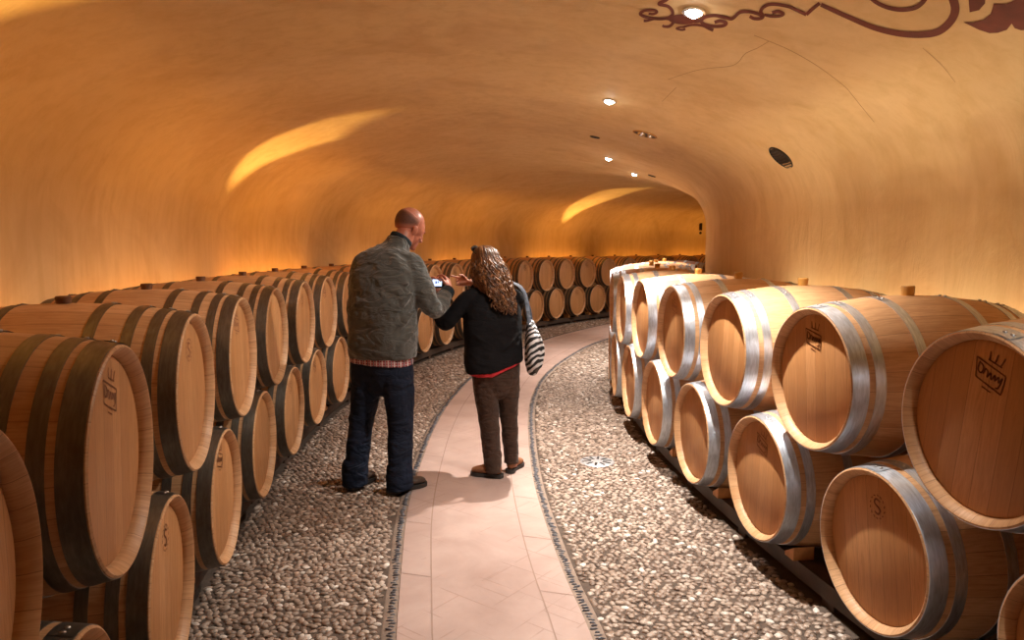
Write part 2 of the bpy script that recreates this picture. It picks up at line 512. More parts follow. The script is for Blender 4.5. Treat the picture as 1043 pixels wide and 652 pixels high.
def xs_at(C, y): return np.interp(y, C[:, 1], C[:, 0])
def nearest_dist(C, P):
    out = np.empty(len(P))
    for i in range(0, len(P), 2000):
        d = P[i:i + 2000, None, :] - C[None]
        out[i:i + 2000] = np.sqrt((d ** 2).sum(2).min(1))
    return out
fl = np.array([front('L', t)[0] for t in np.linspace(-0.4, 1.2, 300)])
fr = np.array([front('R', t)[0] for t in np.linspace(-0.4, 1.2, 300)])
DRAIN = (0.611, 5.098)
def pebble_field(name, C_path, C_row, side, y0, y1, sp):
    xs = np.arange(-3.0, 7.5, sp); ys = np.arange(y0, y1, sp * 0.866)
    X, Y = np.meshgrid(xs, ys); X[1::2] += sp / 2
    P = np.c_[X.ravel(), Y.ravel()]; P += rng.normal(0, sp * 0.17, P.shape)
    px = xs_at(C_path, P[:, 1]); rx = xs_at(C_row, P[:, 1])
    if side == 'L': m = (P[:, 0] < px) & (P[:, 0] > rx - 0.11)
    else: m = (P[:, 0] > px) & (P[:, 0] < rx + 0.11)
    P = P[m]
    P = P[nearest_dist(C_path, P) > 0.078]
    P = P[np.hypot(P[:, 0] - DRAIN[0], P[:, 1] - DRAIN[1]) > 0.125]
    n = len(P)
    s = sp / 0.034
    return pebble_mesh(name, P, rng.uniform(0.0165, 0.0250, n) * s, rng.uniform(0.0125, 0.0172, n) * s, rng.uniform(0.0070, 0.0110, n), rng.uniform(0, PI, n), rng.uniform(0.006, 0.0095, n))
def join_meshes(name, ms):
    bm = bmesh.new()
    for m in ms: bm.from_mesh(m)
    me = bpy.data.meshes.new(name); bm.to_mesh(me); bm.free()
    for m in ms: bpy.data.meshes.remove(m)
    return me
for side, CP, CR in (('L', PLr, fl), ('R', PRr, fr)):
    me = join_meshes('floor_pebbles', [pebble_field('p', CP, CR, side, 1.6, 8.2, 0.034), pebble_field('p2', CP, CR, side, 8.2, 15.0 if side == 'R' else 17.5, 0.048)])
    o = link('pebble_paving', me, M['pebble'])
    tag(o, 'tan river pebbles set in mortar between the stone path and the ' + ('tarnished-hoop' if side == 'L' else 'bright-hooped') + ' barrels', 'pebbles', kind='stuff')

# dark edging stones set crosswise along both path edges
def edging(C, side, name):
    V = []; F = []
    T = np.gradient(C, axis=0); T /= np.linalg.norm(T, axis=1)[:, None]; N = np.c_[T[:, 1], -T[:, 0]] * (-1 if side == 'L' else 1)
    for c, n in zip(C, N):
        for d, z in ((0.0, 0.0165), (0.056, 0.0145), (0.062, 0.008)): V.append((*(c + n * d), z))
    for i in range(len(C) - 1):
        for j in range(2): F.append((3 * i + j, 3 * i + j + 1, 3 * i + 4 + j, 3 * i + 3 + j))
    tag(link('trim_3' if side == 'L' else 'trim_4', mesh_from('edging_bed', V, F), M['mortar_light']), kind='structure')
    Cd, Ltot = resample(C, 400)
    d = np.r_[0, np.cumsum(np.linalg.norm(np.diff(C, axis=0), axis=1))]
    s = np.arange(1.6, d[-1] - 0.2, 0.0245); n = len(s)
    x = np.interp(s, d, C[:, 0]); y = np.interp(s, d, C[:, 1])
    T = np.gradient(np.c_[x, y], axis=0); T /= np.linalg.norm(T, axis=1)[:, None]
    N = np.c_[T[:, 1], -T[:, 0]] * (-1 if side == 'L' else 1)
    P = np.c_[x, y] + N * (0.027 + rng.normal(0, 0.0035, n))[:, None]
    A = np.arctan2(N[:, 1], N[:, 0]) + rng.normal(0, 0.22, n)
    me = pebble_mesh(name, P, rng.uniform(0.014, 0.022, n), rng.uniform(0.0050, 0.0078, n), rng.uniform(0.008, 0.011, n), A, rng.uniform(0.012, 0.015, n))
    o = link('edging_stones', me, M['dark_pebble'])
    tag(o, 'line of dark stones set on edge along the side of the path ' + ('where the bald person stands' if side == 'L' else 'facing the floor drain'), 'edging', kind='stuff')
edging(PLr, 'L', 'edging_left'); edging(PRr, 'R', 'edging_right')

# floor drain: pale disc with radial slots
M['drain'] = simple('drain_metal', (0.62, 0.62, 0.64), 0.4, 0.7, 0.1, 40)
dr = empty('floor_drain', (DRAIN[0], DRAIN[1], 0.0))
tag(dr, 'small round pale metal floor drain with radial slots among the pebbles', 'drain')
bm = bmesh.new(); add_lathe(bm, [(0, 0.0), (0.125, 0.0), (0.125, 0.013), (0.118, 0.017), (0, 0.019)], 40, 'Z')
link('cover', set_sharp(bm_mesh('drain_cover', bm)), M['drain'], dr)
bm = bmesh.new()
for k in range(10):
    a = 2 * PI * k / 10 + 0.1
    add_box(bm, (0.075 * math.cos(a), 0.075 * math.sin(a), 0.0185), (0.062, 0.017, 0.003), Matrix.Rotation(a, 3, 'Z'), 0.001)
link('slot', bm_mesh('drain_slots', bm), M['black_metal'], dr)

# ------------------------------------------------------------------ barrels
BL = 0.88; RB = 0.337; RH = 0.290; ZL = 0.46; ZU = 1.012
def rprof(y): return RB - (RB - RH) * (abs(y - BL / 2) / (BL / 2)) ** 2
def stave_mesh():
    ys = list(np.linspace(0.004, BL - 0.004, 25))
    prof = [(0.2635, 0.042), (0.2640, 0.030), (0.2680, 0.020), (RH - 0.008, 0.002), (RH - 0.005, 0.0)] + [(rprof(y), y) for y in ys] + \
           [(RH - 0.005, BL), (RH - 0.008, BL - 0.002), (0.2680, BL - 0.020), (0.2640, BL - 0.030), (0.2635, BL - 0.042)]
    bm = bmesh.new(); add_lathe(bm, prof, 72, 'Y')
    return set_sharp(bm_mesh('barrel_staves', bm), 30)
def head_mesh(y, flip):
    s = -1 if not flip else 1
    prof = [(0, y), (0.255, y), (0.264, y - s * 0.006)]
    bm = bmesh.new(); add_lathe(bm, prof, 64, 'Y')
    return set_sharp(bm_mesh('barrel_head', bm), 40)
def hoop_mesh(y0, y1, a_over, nm):
    th = 0.0022
    ys = np.linspace(y0, y1, 5)
    prof = [(rprof(y) + th, y) for y in ys]
    prof = [(rprof(y0) - 0.002, y0)] + prof + [(rprof(y1) - 0.002, y1)]
    bm = bmesh.new(); add_lathe(bm, prof, 72, 'Y')
    # overlapping tongue of the strap at the top
    V0 = []
    for i, a in enumerate(np.linspace(a_over, a_over + 0.20, 7)):
        w = 0.0025 if i < 6 else 0.006
        for y in (y0 + w, y1 - w):
            r = rprof(y) + th + 0.002
            V0.append(bm.verts.new((r * math.sin(a), y, r * math.cos(a))))
    for i in range(6):
        bm.faces.new((V0[2 * i], V0[2 * i + 2], V0[2 * i + 3], V0[2 * i + 1]))
    me = set_sharp(bm_mesh(nm, bm), 30)
    # two rivets
    bm = bmesh.new()
    for a in (a_over + 0.05, a_over + 0.14):
        y = (y0 + y1) / 2; r = rprof(y) + th + 0.0015
        M4 = Matrix.Translation((r * math.sin(a), y, r * math.cos(a))) @ Matrix.Rotation(a, 4, 'Y')
        bmesh.ops.create_uvsphere(bm, u_segments=10, v_segments=6, radius=0.0072, matrix=M4 @ Matrix.Diagonal((1, 1, 0.6, 1)))
    rv = bm_mesh('hoop_rivets', bm, True)
    return me, rv

def stamp_mesh(kind):
    """burnt maker's mark near the top of the head: thin raised strokes"""
    bm = bmesh.new()
    Y = 0.0315
    def stroke(pts, w):
        pts = catmull(pts, 6) if len(pts) > 2 else np.array(pts, float)
        T = np.gradient(pts, axis=0); T /= (np.linalg.norm(T, axis=1)[:, None] + 1e-9); N = np.c_[-T[:, 1], T[:, 0]]
        vs = [(bm.verts.new((*(p - n * w)[:1], Y, (p - n * w)[1])), bm.verts.new((*(p + n * w)[:1], Y, (p + n * w)[1]))) for p, n in zip(pts, N)]
        for a, b in zip(vs[:-1], vs[1:]): bm.faces.new((a[0], a[1], b[1], b[0]))
    if kind == 0:      # name written in script inside a slanted banner, little crown above
        cx, cz = 0.0, 0.160; R = -0.20; K = 1.3
        def tr(P): return [(cx + K * (x * math.cos(R) - z * math.sin(R)), cz + K * (x * math.sin(R) + z * math.cos(R))) for x, z in P]
        stroke(tr([(-0.050, 0.026), (0.036, 0.018)]), 0.0022); stroke(tr([(0.036, 0.018), (0.040, -0.026)]), 0.0022)
        stroke(tr([(0.040, -0.026), (-0.036, -0.018)]), 0.0022); stroke(tr([(-0.050, 0.026), (-0.036, -0.018)]), 0.0018)
        stroke(tr([(-0.038, 0.020), (-0.036, 0.0), (-0.026, -0.004), (-0.024, 0.010), (-0.034, 0.018)]), 0.0024)
        stroke(tr([(-0.020, -0.004), (-0.018, 0.010), (-0.010, 0.006), (-0.008, -0.006), (-0.002, 0.008), (0.004, -0.006), (0.010, 0.008), (0.014, -0.004), (0.020, 0.008), (0.024, -0.004), (0.030, 0.010), (0.028, -0.014), (0.020, -0.018)]), 0.0022)
        for dx in (-0.016, 0, 0.016): stroke(tr([(dx, 0.034), (dx * 1.3, 0.054)]), 0.0022)
        stroke(tr([(-0.020, 0.034), (0.020, 0.032)]), 0.0022)
        stroke(tr([(-0.012, -0.032), (0.014, -0.034)]), 0.0018)
    else:              # round emblem with an S-like scroll in a dotted ring
        cx, cz = 0.02, 0.155
        stroke([(cx + x, cz + z) for x, z in [(0.016, 0.020), (-0.006, 0.028), (-0.014, 0.012), (0.004, 0.0), (0.014, -0.012), (0.002, -0.026), (-0.016, -0.018)]], 0.0034)
        for k in range(14):
            a = 2 * PI * k / 14
            stroke([(cx + 0.036 * math.cos(a), cz + 0.040 * math.sin(a)), (cx + 0.040 * math.cos(a + 0.22), cz + 0.044 * math.sin(a + 0.22))], 0.0022)
    bmesh.ops.solidify(bm, geom=bm.faces[:], thickness=0.0006)
    return bm_mesh('stamp', bm)
ME = {}
ME['staves'] = stave_mesh(); ME['staves'].materials.append(M['oak'])
ME['head_f'] = head_mesh(0.033, False); ME['head_f'].materials.append(M['oak_head'])
ME['head_b'] = head_mesh(BL - 0.033, True); ME['head_b'].materials.append(M['oak_head'])
HO = {'R': [(0.004, 0.064), (0.088, 0.126), (0.262, 0.300)], 'L': [(0.007, 0.060), (0.078, 0.113), (0.152, 0.187), (0.268, 0.304)]}
for sd in 'LR':
    hs = []
    spec = HO[sd] + [(BL - b, BL - a) for a, b in HO[sd][::-1]]
    for i, (a, b) in enumerate(spec):
        hm, rv = hoop_mesh(a, b, 0.02 + 0.06 * ((i * 7) % 3), 'hoop_%s%d' % (sd, i))
        hm.materials.append(M['hoop_bright' if sd == 'R' else 'hoop_dull'])
        rv.materials.append(M['rivet'])
        hs.append((hm, rv))
    ME['hoops' + sd] = hs
for k in (0, 1):
    ME['stamp%d' % k] = stamp_mesh(k); ME['stamp%d' % k].materials.append(M['stamp'])
for sd in 'LR':
    bm = bmesh.new(); r0 = 0.027
    hb = 0.040 if sd == 'R' else 0.026
    add_lathe(bm, [(0, -0.01), (r0 - 0.004, -0.01), (r0, hb - 0.004), (r0 - 0.003, hb), (0, hb)], 20, 'Z')
    ME['bung' + sd] = set_sharp(bm_mesh('bung', bm)); ME['bung' + sd].materials.append(M['bung_light' if sd == 'R' else 'bung_dark'])

ZOFF = RB          # barrel origin sits at its lowest point, under the middle of the front head
def make_barrel(sd, stamp):
    root = empty('wine_barrel')
    def part(nm, me, p=root, loc=(0, 0, ZOFF)):
        o = link(nm, me, None, p); o.location = loc if p is root else (0, 0, 0); return o
    part('staves', ME['staves']); h = part('head', ME['head_f']); part('head', ME['head_b'])
    if stamp is not None: part('burnt_stamp', ME['stamp%d' % stamp], h)
    for hm, rv in ME['hoops' + sd]:
        o = part('hoop', hm); part('rivet', rv, o)
    part('bung', ME['bung' + sd], root, (0, BL / 2, ZOFF + RB))
    return root
PROTO = {}
def copy_tree(o, parent=None):
    c = o.copy(); COL.objects.link(c); c.parent = parent
    for ch in list(o.children): copy_tree(ch, c)
    return c
def place_barrel(side, s, tier, stamp, label, group, spin):
    key = (side, stamp)
    if key not in PROTO:
        PROTO[key] = make_barrel(side, stamp); b = PROTO[key]
    else:
        b = copy_tree(PROTO[key])
    p, tan, _ = front(side, th_of(side, s))
    out = outward(side, tan)
    j = rng.uniform(-0.012, 0.012) if abs(s) > 5 else 0.0
    if side == 'L' and s < -0.9: j = -0.018
    p = p + out * j
    # local +Y points to the wall
    rz = math.atan2(out[1], out[0]) - PI / 2
    b.location = (p[0], p[1], (ZL if tier == 'L' else ZU) - ZOFF)
    b.rotation_euler = (0, 0, rz)
    # small roll about its own axis so the stamps and straps do not line up
    for ch in b.children:
        if ch.name.startswith('bung'):
            ch.rotation_euler = (0, spin * 0.3, 0)
        else:
            ch.rotation_euler = (0, spin, 0)
    tag(b, label, 'barrel', group)
    return b

ORD = ['first', 'second', 'third', 'fourth', 'fifth', 'sixth', 'seventh', 'eighth', 'ninth', 'tenth', 'eleventh', 'twelfth', 'thirteenth', 'fourteenth', 'fifteenth', 'sixteenth', 'seventeenth', 'eighteenth', 'nineteenth', 'twentieth', 'twenty-first', 'twenty-second', 'twenty-third', 'twenty-fourth', 'twenty-fifth', 'twenty-sixth', 'twenty-seventh', 'twenty-eighth']
LU = [-5.28, -4.43, -3.55, -2.67, -1.84, -1.01, -0.18, 0.60, 1.38, 2.16, 2.93, 3.71, 4.52, 5.38, 6.26, 7.14, 7.93, 8.71, 9.50, 10.27, 11.05, 11.82, 12.60, 13.38, 14.16, 14.94]
LLs = [(a + b) / 2 for a, b in zip(LU[:-1], LU[1:])]
RU = [-4.11, -3.27, -2.44, -1.60, -0.77, 0.07, 0.92, 1.76, 2.61, 3.45, 4.30, 5.14]
RLs = [-4.53] + [(a + b) / 2 for a, b in zip(RU[:-1], RU[1:])]
def ordn(n): return ORD[n] if n < len(ORD) else 'last'
for i, s in enumerate(LU):
    if i == 0: lab = 'tarnished-hoop oak barrel in the upper tier, cut off by the photo edge nearest the camera'
    elif i <= 7: lab = 'tarnished-hoop oak barrel, %s from the camera in the upper tier along the amber wall' % ordn(i)
    elif i <= 10: lab = 'upper tarnished-hoop oak barrel hidden behind the bald person, %s of those covered' % ordn(i - 8)
    elif i <= 12: lab = 'upper oak barrel of the far row showing between the two people, beside the %s' % ('grey jacket' if i == 11 else 'curly hair')
    elif i <= 14: lab = 'upper oak barrel of the far row behind the curly hair, %s' % ('wholly covered' if i == 13 else 'edge peeking out')
    else: lab = 'upper oak barrel of the far row, %s past the curly hair toward the bend' % ordn(i - 15)
    place_barrel('L', s, 'U', 0 if i == 1 else [0, None, 1][i % 3], lab, 'oak barrels in the upper tier of the long outer row', rng.uniform(-0.15, 0.15) if i != 1 else 0.1)
for i, s in enumerate(LLs):
    if i == 0: lab = 'tarnished-hoop oak barrel in the bottom tier, only its top showing in the photo corner'
    elif i <= 6: lab = 'tarnished-hoop oak barrel, %s from the camera in the bottom tier along the amber wall' % ordn(i)
    elif i <= 10: lab = 'bottom tarnished-hoop oak barrel hidden behind the bald person, %s of those covered' % ordn(i - 7)
    elif i <= 11: lab = 'bottom oak barrel of the far row seen in the gap between the two people'
    elif i <= 14: lab = 'bottom oak barrel of the far row behind the black jacket, %s of those covered' % ordn(i - 12)
    else: lab = 'bottom oak barrel of the far row, %s past the striped bag toward the bend' % ordn(i - 15)
    place_barrel('L', s, 'L', [None, 1, 0][i % 3], lab, 'oak barrels in the bottom tier of the long outer row', rng.uniform(-0.15, 0.15))
for i, s in enumerate(RU):
    lab = 'bright-hooped oak barrel, %s from the camera in the upper tier of the inner row' % ordn(i)
    if i == 0: lab = 'biggest bright-hooped oak barrel at the photo edge, upper tier, script stamp on its head'
    if i == 5: lab = 'bright-hooped oak barrel seen edge on at the bend beside the path, upper tier'
    if i > 5: lab = 'pale oak barrel beyond the bend, upper tier of inner row, %s past the edge-on one' % ordn(i - 6)
    place_barrel('R', s, 'U', [0, 0, None][i % 3], lab, 'oak barrels in the upper tier of the inner row', [0.12, -0.1][i % 2])
for i, s in enumerate(RLs):
    lab = 'bright-hooped oak barrel, %s from the camera in the bottom tier of the inner row' % ordn(i)
    if i == 0: lab = 'bright-hooped bottom oak barrel cut off at the photo corner, mostly out of frame'
    if i == 1: lab = 'bright-hooped bottom oak barrel nearest the camera with a round emblem burnt on its head'
    if i > 6: lab = 'oak barrel beyond the bend, bottom tier of inner row, %s past the edge-on one' % ordn(i - 7)
    place_barrel('R', s, 'L', 1 if i == 1 else [None, None, 0][i % 3], lab, 'oak barrels in the bottom tier of the inner row', [0.05, -0.15][i % 2])

# ------------------------------------------------------------------ racks under the barrels (rails on feet) and wedges
def rack(side, s0, s1, label):
    root_p, tan, _ = front(side, th_of(side, (s0 + s1) / 2))
    root = empty('barrel_rack', (root_p[0], root_p[1], 0)); inv = Matrix.Translation((-root_p[0], -root_p[1], 0))
    for off in (0.17, 0.71):
        n = max(2, int((s1 - s0) / 0.10)); V = []; F = []
        for k in range(n + 1):
            p, t, _ = front(side, th_of(side, s0 + (s1 - s0) * k / n)); o = outward(side, t)
            for d, z in ((-0.045, 0.05), (-0.045, 0.126), (0.045, 0.126), (0.045, 0.05)):
                q = p + o * (off + d); V.append((q[0] - root_p[0], q[1] - root_p[1], z))
        for k in range(n):
            for j in range(4): F.append((4 * k + j, 4 * k + (j + 1) % 4, 4 * k + 4 + (j + 1) % 4, 4 * k + 4 + j))
        F.append((0, 1, 2, 3)); F.append((4 * n + 3, 4 * n + 2, 4 * n + 1, 4 * n))
        link('rail', mesh_from('rail', V, F, False), M['rack'], root)
        bm = bmesh.new()
    nf = int((s1 - s0) / 0.82)
    for k in range(nf + 1):
        s = s0 + 0.06 + (s1 - s0 - 0.12) * k / max(1, nf)
        p, t, _ = front(side, th_of(side, s)); o = outward(side, t); q = p + o * 0.50
        bm = bmesh.new(); add_box(bm, (q[0] - root_p[0], q[1] - root_p[1], 0.0265), (0.09, 0.72, 0.047), Matrix.Rotation(math.atan2(o[1], o[0]) - PI / 2, 3, 'Z'), 0.003)
        link('foot', bm_mesh('rack_foot', bm), M['rack'], root)
    tag(root, label, 'rack', 'timber racks under the barrel rows')
names = ['nearest the camera', 'in the middle', 'at the bend', 'at the far end']
for side, SS, w in (('L', LLs, 'left'), ('R', RLs, 'right')):
    cuts = [SS[0] - 0.42]
    k = 5
    while k < len(SS): cuts.append((SS[k - 1] + SS[k]) / 2); k += 5
    cuts.append(SS[-1] + 0.42)
    for i in range(len(cuts) - 1):
        rack(side, cuts[i] + 0.006, cuts[i + 1] - 0.006, 'dark timber rack under the %s barrel row, %s segment from the camera' % ('tarnished-hoop' if side == 'L' else 'bright-hooped', ordn(i)))
    for i, s in enumerate(SS):
        for d in (-1, 1):
            p, t, _ = front(side, th_of(side, s)); o = outward(side, t)
            q = p + o * 0.155 + t * d * 0.155
            if side == 'L' and (7 <= i <= 14 or i > 19): continue
            if side == 'R' and i > 6: continue
            rz = math.atan2(o[1], o[0]) - PI / 2
            bm = bmesh.new()
            # a wedge: low edge toward the barrel belly
            sx = d * (1 if side == 'L' else -1)
            L_, W_, h0, h1 = 0.075, 0.10, 0.018, 0.062
            vs = [bm.verts.new(v) for v in [(-sx * L_ / 2, -W_ / 2, 0), (sx * L_ / 2, -W_ / 2, 0), (sx * L_ / 2, W_ / 2, 0), (-sx * L_ / 2, W_ / 2, 0),
                                            (-sx * L_ / 2, -W_ / 2, h0), (sx * L_ / 2, -W_ / 2, h1), (sx * L_ / 2, W_ / 2, h1), (-sx * L_ / 2, W_ / 2, h0)]]
            for f in ((0, 1, 2, 3), (4, 5, 6, 7), (0, 1, 5, 4), (1, 2, 6, 5), (2, 3, 7, 6), (3, 0, 4, 7)): bm.faces.new([vs[j] for j in f])
            bmesh.ops.recalc_face_normals(bm, faces=bm.faces)
            ob = link('wedge_block', bm_mesh('wedge', bm), M['wedge']); ob.location = (q[0], q[1], 0.127); ob.rotation_euler = (0, 0, rz)
            nb = ordn(i)
            tag(ob, 'pale wooden wedge on the %s of the %s bottom %s barrel from the camera' % ('near side' if d < 0 else 'far side', nb, 'tarnished-hoop' if side == 'L' else 'bright-hooped'), 'wedge', 'wooden wedges holding the bottom barrels')

# ------------------------------------------------------------------ people
def cat3(P, n): return catmull(P, n)
def tube(bm, pts, rad, lat, n=18, samp=6, cap=(True, True), power=2.0):
    """pts (k,3), rad (k,2): half width along lat, half depth across; swept with a lateral reference axis"""
    D = catmull(np.c_[np.array(pts, float), np.array(rad, float)], samp)
    P, R = D[:, :3], np.maximum(D[:, 3:], 0.001)
    T = np.gradient(P, axis=0); T /= np.linalg.norm(T, axis=1)[:, None]
    lat = np.array(lat, float)
    rings = []
    def ring(c, t, ra, rb):
        l = lat - t * lat.dot(t)
        if np.linalg.norm(l) < 0.15: l = np.array([0, 0, 1.0]) - t * t[2]
        l /= np.linalg.norm(l); d = np.cross(t, l)
        vs = []
        for k in range(n):
            a = 2 * PI * k / n; ca, sa = math.cos(a), math.sin(a)
            e = 2 / power
            x = math.copysign(abs(ca) ** e, ca) * ra; y = math.copysign(abs(sa) ** e, sa) * rb
            vs.append(bm.verts.new(tuple(c + l * x + d * y)))
        return vs
    m = len(P)
    def capr(i, sgn):
        out = []
        r = min(R[i]) * 0.85
        for f in (0.45, 0.8):
            sc_ = math.sqrt(1 - f * f)
            out.append(ring(P[i] + sgn * T[i] * r * f, T[i], R[i][0] * sc_, R[i][1] * sc_))
        tip = bm.verts.new(tuple(P[i] + sgn * T[i] * r))
        return out, tip
    if cap[0]:
        c0, tip0 = capr(0, -1); rings += c0[::-1]
    else: tip0 = None
    for i in range(m): rings.append(ring(P[i], T[i], R[i][0], R[i][1]))
    if cap[1]:
        c1, tip1 = capr(m - 1, 1); rings += c1
    else: tip1 = None
    for A, B in zip(rings[:-1], rings[1:]):
        for k in range(n): bm.faces.new((A[k], A[(k + 1) % n], B[(k + 1) % n], B[k]))
    for tip, rg, fl in ((tip0, rings[0], True), (tip1, rings[-1], False)):
        if tip is None:
            bm.faces.new(rg[::-1] if fl else rg)
        else:
            for k in range(n):
                a, b = rg[k], rg[(k + 1) % n]
                bm.faces.new((b, a, tip) if fl else (a, b, tip))

def blob(bm, c, r, mat=None):
    Mx = Matrix.Translation(c) @ Matrix.Diagonal((*r, 1))
    if mat is not None: Mx = mat @ Mx
    bmesh.ops.create_icosphere(bm, subdivisions=3, radius=1.0, matrix=Mx)

def limb(bm, pts, rad, **kw):
    tube(bm, pts, [(r, r) if not isinstance(r, tuple) else r for r in rad], kw.pop('lat', (1, 0, 0)), **kw)

def fuse(bm, name, voxel, smooth_it=6, disp=None):
    """union of overlapping volumes -> one continuous skin"""
    me = bpy.data.meshes.new(name + '_raw')
    bmesh.ops.recalc_face_normals(bm, faces=bm.faces)
    bm.to_mesh(me); bm.free()
    ob = bpy.data.objects.new(name + '_raw', me); COL.objects.link(ob)
    m = ob.modifiers.new('r', 'REMESH'); m.mode = 'VOXEL'; m.voxel_size = voxel; m.use_smooth_shade = True
    if smooth_it:
        s = ob.modifiers.new('s', 'SMOOTH'); s.factor = 0.5; s.iterations = smooth_it
    if disp:
        for (size, strength, st) in disp:
            tx = bpy.data.textures.new(name, 'CLOUDS'); tx.noise_scale = size; tx.noise_depth = 2
            d = ob.modifiers.new('d', 'DISPLACE'); d.texture = tx; d.strength = strength; d.mid_level = 0.5
            if st: 
                d.texture_coords = 'LOCAL'
    dg = bpy.context.evaluated_depsgraph_get(); dg.update()
    out = bpy.data.meshes.new_from_object(ob.evaluated_get(dg))
    out.name = name
    bpy.data.objects.remove(ob); bpy.data.meshes.remove(me)
    out.polygons.foreach_set('use_smooth', [True] * len(out.polygons))
    return out

def hand(bm, wrist, fdir, thumb_dir, curl, s=1.0, point=False, right=False):
    """palm, four unequal fingers and a thumb; fdir = along the fingers, thumb_dir = side of the thumb"""
    w = Vector(wrist); y = Vector(fdir).normalized(); x = Vector(thumb_dir); x = (x - y * x.dot(y)).normalized(); z = y.cross(x) if right else x.cross(y)
    # z: back-of-hand side chosen so that fingers curl toward -z
    P = lambda a, b, c: tuple(w + x * a * s + y * b * s + z * c * s)
    tube(bm, [P(0, -0.03, 0), P(0, 0.0, 0), P(0.002, 0.04, 0), P(0, 0.085, -0.004)], [(0.024 * s, 0.017 * s), (0.026 * s, 0.016 * s), (0.037 * s, 0.015 * s), (0.040 * s, 0.011 * s)], tuple(x), n=14, samp=3)
    for i, (bx, L, r) in enumerate(((0.031, 0.070, 0.0082), (0.0105, 0.079, 0.0084), (-0.0105, 0.073, 0.0080), (-0.0305, 0.058, 0.0072))):
        c = curl * (1 + 0.12 * i)
        if point and i == 0: c = 0.12
        if point and i > 0: c = 1.0
        p = Vector((bx, 0.080, -0.004)); a = 0.25 * c
        pts = [P(bx * 0.9, 0.055, -0.002), P(*p)]
        for seg, da in ((0.46, 0.55), (0.30, 0.75), (0.24, 0.5)):
            a += da * c
            p = p + Vector((bx * 0.06, math.cos(a) * L * seg, -math.sin(a) * L * seg)); pts.append(P(*p))
        limb(bm, pts, [r * s, r * s, r * s * 0.97, r * s * 0.9, r * s * 0.78], n=10, samp=3, lat=tuple(x))
    limb(bm, [P(0.018, 0.015, -0.004), P(0.040, 0.040, -0.012), P(0.050, 0.066, -0.022), P(0.044, 0.088, -0.032)], [0.013 * s, 0.0115 * s, 0.0095 * s, 0.0078 * s], n=10, samp=3, lat=tuple(y))

def head(bm, Mh, s=1.0, ears=True):
    S = Matrix.Scale(s, 4); Mx = Mh @ S
    B = lambda c, r, R=None: blob(bm, c, r, Mx if R is None else Mx @ R)
    B((0, -0.012, 0.035), (0.076, 0.096, 0.088))       # cranium
    B((0, 0.020, 0.010), (0.068, 0.078, 0.085))        # forehead and temples
    B((0, 0.034, -0.045), (0.057, 0.056, 0.066))       # face
    B((0, 0.050, -0.088), (0.034, 0.038, 0.028))       # jaw
    B((0, 0.078, -0.102), (0.017, 0.014, 0.014))       # chin
    B((0, 0.090, 0.014), (0.044, 0.010, 0.009))        # brow
    B((0, 0.100, -0.024), (0.009, 0.016, 0.026)); B((0, 0.107, -0.040), (0.013, 0.013, 0.010))   # nose
    B((0, 0.086, -0.068), (0.021, 0.009, 0.005)); B((0, 0.084, -0.077), (0.018, 0.009, 0.006))   # lips
    for sx in (-1, 1):
        B((sx * 0.034, 0.062, -0.036), (0.020, 0.016, 0.016))    # cheeks
        if ears:
            B((sx * 0.077, -0.004, -0.014), (0.008, 0.020, 0.030)); B((sx * 0.083, -0.012, -0.004), (0.006, 0.014, 0.020))

def eyes(parent, Mh, s, col):
    for sx in (-1, 1):
        bm = bmesh.new(); bmesh.ops.create_uvsphere(bm, u_segments=14, v_segments=10, radius=0.0105 * s, matrix=Mh @ Matrix.Translation((sx * 0.030 * s, 0.0715 * s, -0.008 * s)))
        link('eye', bm_mesh('eye', bm, True), M['eye'], parent)

def mat_skin(name, col, red):
    t = NT(name); v = t.coord()
    n = t.noise(v, 14, 5)
    t.set('Base Color', t.ramp(n, [(0.35, col), (0.7, red)]))
    t.set('Roughness', 0.42); t.set('Subsurface Weight', 0.12); t.set('Subsurface Radius', (0.02, 0.008, 0.004)); t.set('Subsurface Scale', 0.4)
    t.set('Normal', t.bump(t.noise(v, 180, 3), 0.08, 0.001))
    return t.m
M['skin_m'] = mat_skin('skin_ruddy', (0.50, 0.185, 0.115), (0.40, 0.125, 0.075))
M['skin_f'] = mat_skin('skin_fair', (0.58, 0.27, 0.18), (0.52, 0.20, 0.13))
M['eye'] = simple('eye_white', (0.7, 0.68, 0.65), 0.2)
M['fleece'] = mat_fabric('grey_green_fleece', (0.074, 0.074, 0.068), 0.85, 1.0, 6.5, True, 0.35, 0.12)
M['cuff'] = mat_fabric('dark_teal_trim', (0.020, 0.028, 0.034), 0.8, 0.4, 9)
M['denim'] = mat_fabric('dark_blue_denim', (0.009, 0.014, 0.030), 0.8, 0.8, 7, True, 0.0, 0.3)
M['black_jacket'] = mat_fabric('black_knit', (0.0070, 0.0064, 0.0080), 0.9, 0.4, 7, True, 0.0, 0.2)
M['brown_trousers'] = mat_fabric('brown_cotton', (0.050, 0.026, 0.017), 0.85, 0.8, 8, True, 0.1, 0.15)
M['red_shirt'] = mat_fabric('red_shirt', (0.55, 0.035, 0.045), 0.7, 0.4, 20)
M['shoe_dark'] = simple('dark_leather', (0.045, 0.026, 0.018), 0.5, 0, 0.2, 30, 0.2, 60)
M['shoe_tan'] = simple('tan_suede', (0.23, 0.088, 0.035), 0.75, 0, 0.2, 30, 0.3, 80)
M['sole'] = simple('rubber_sole', (0.025, 0.020, 0.018), 0.7)
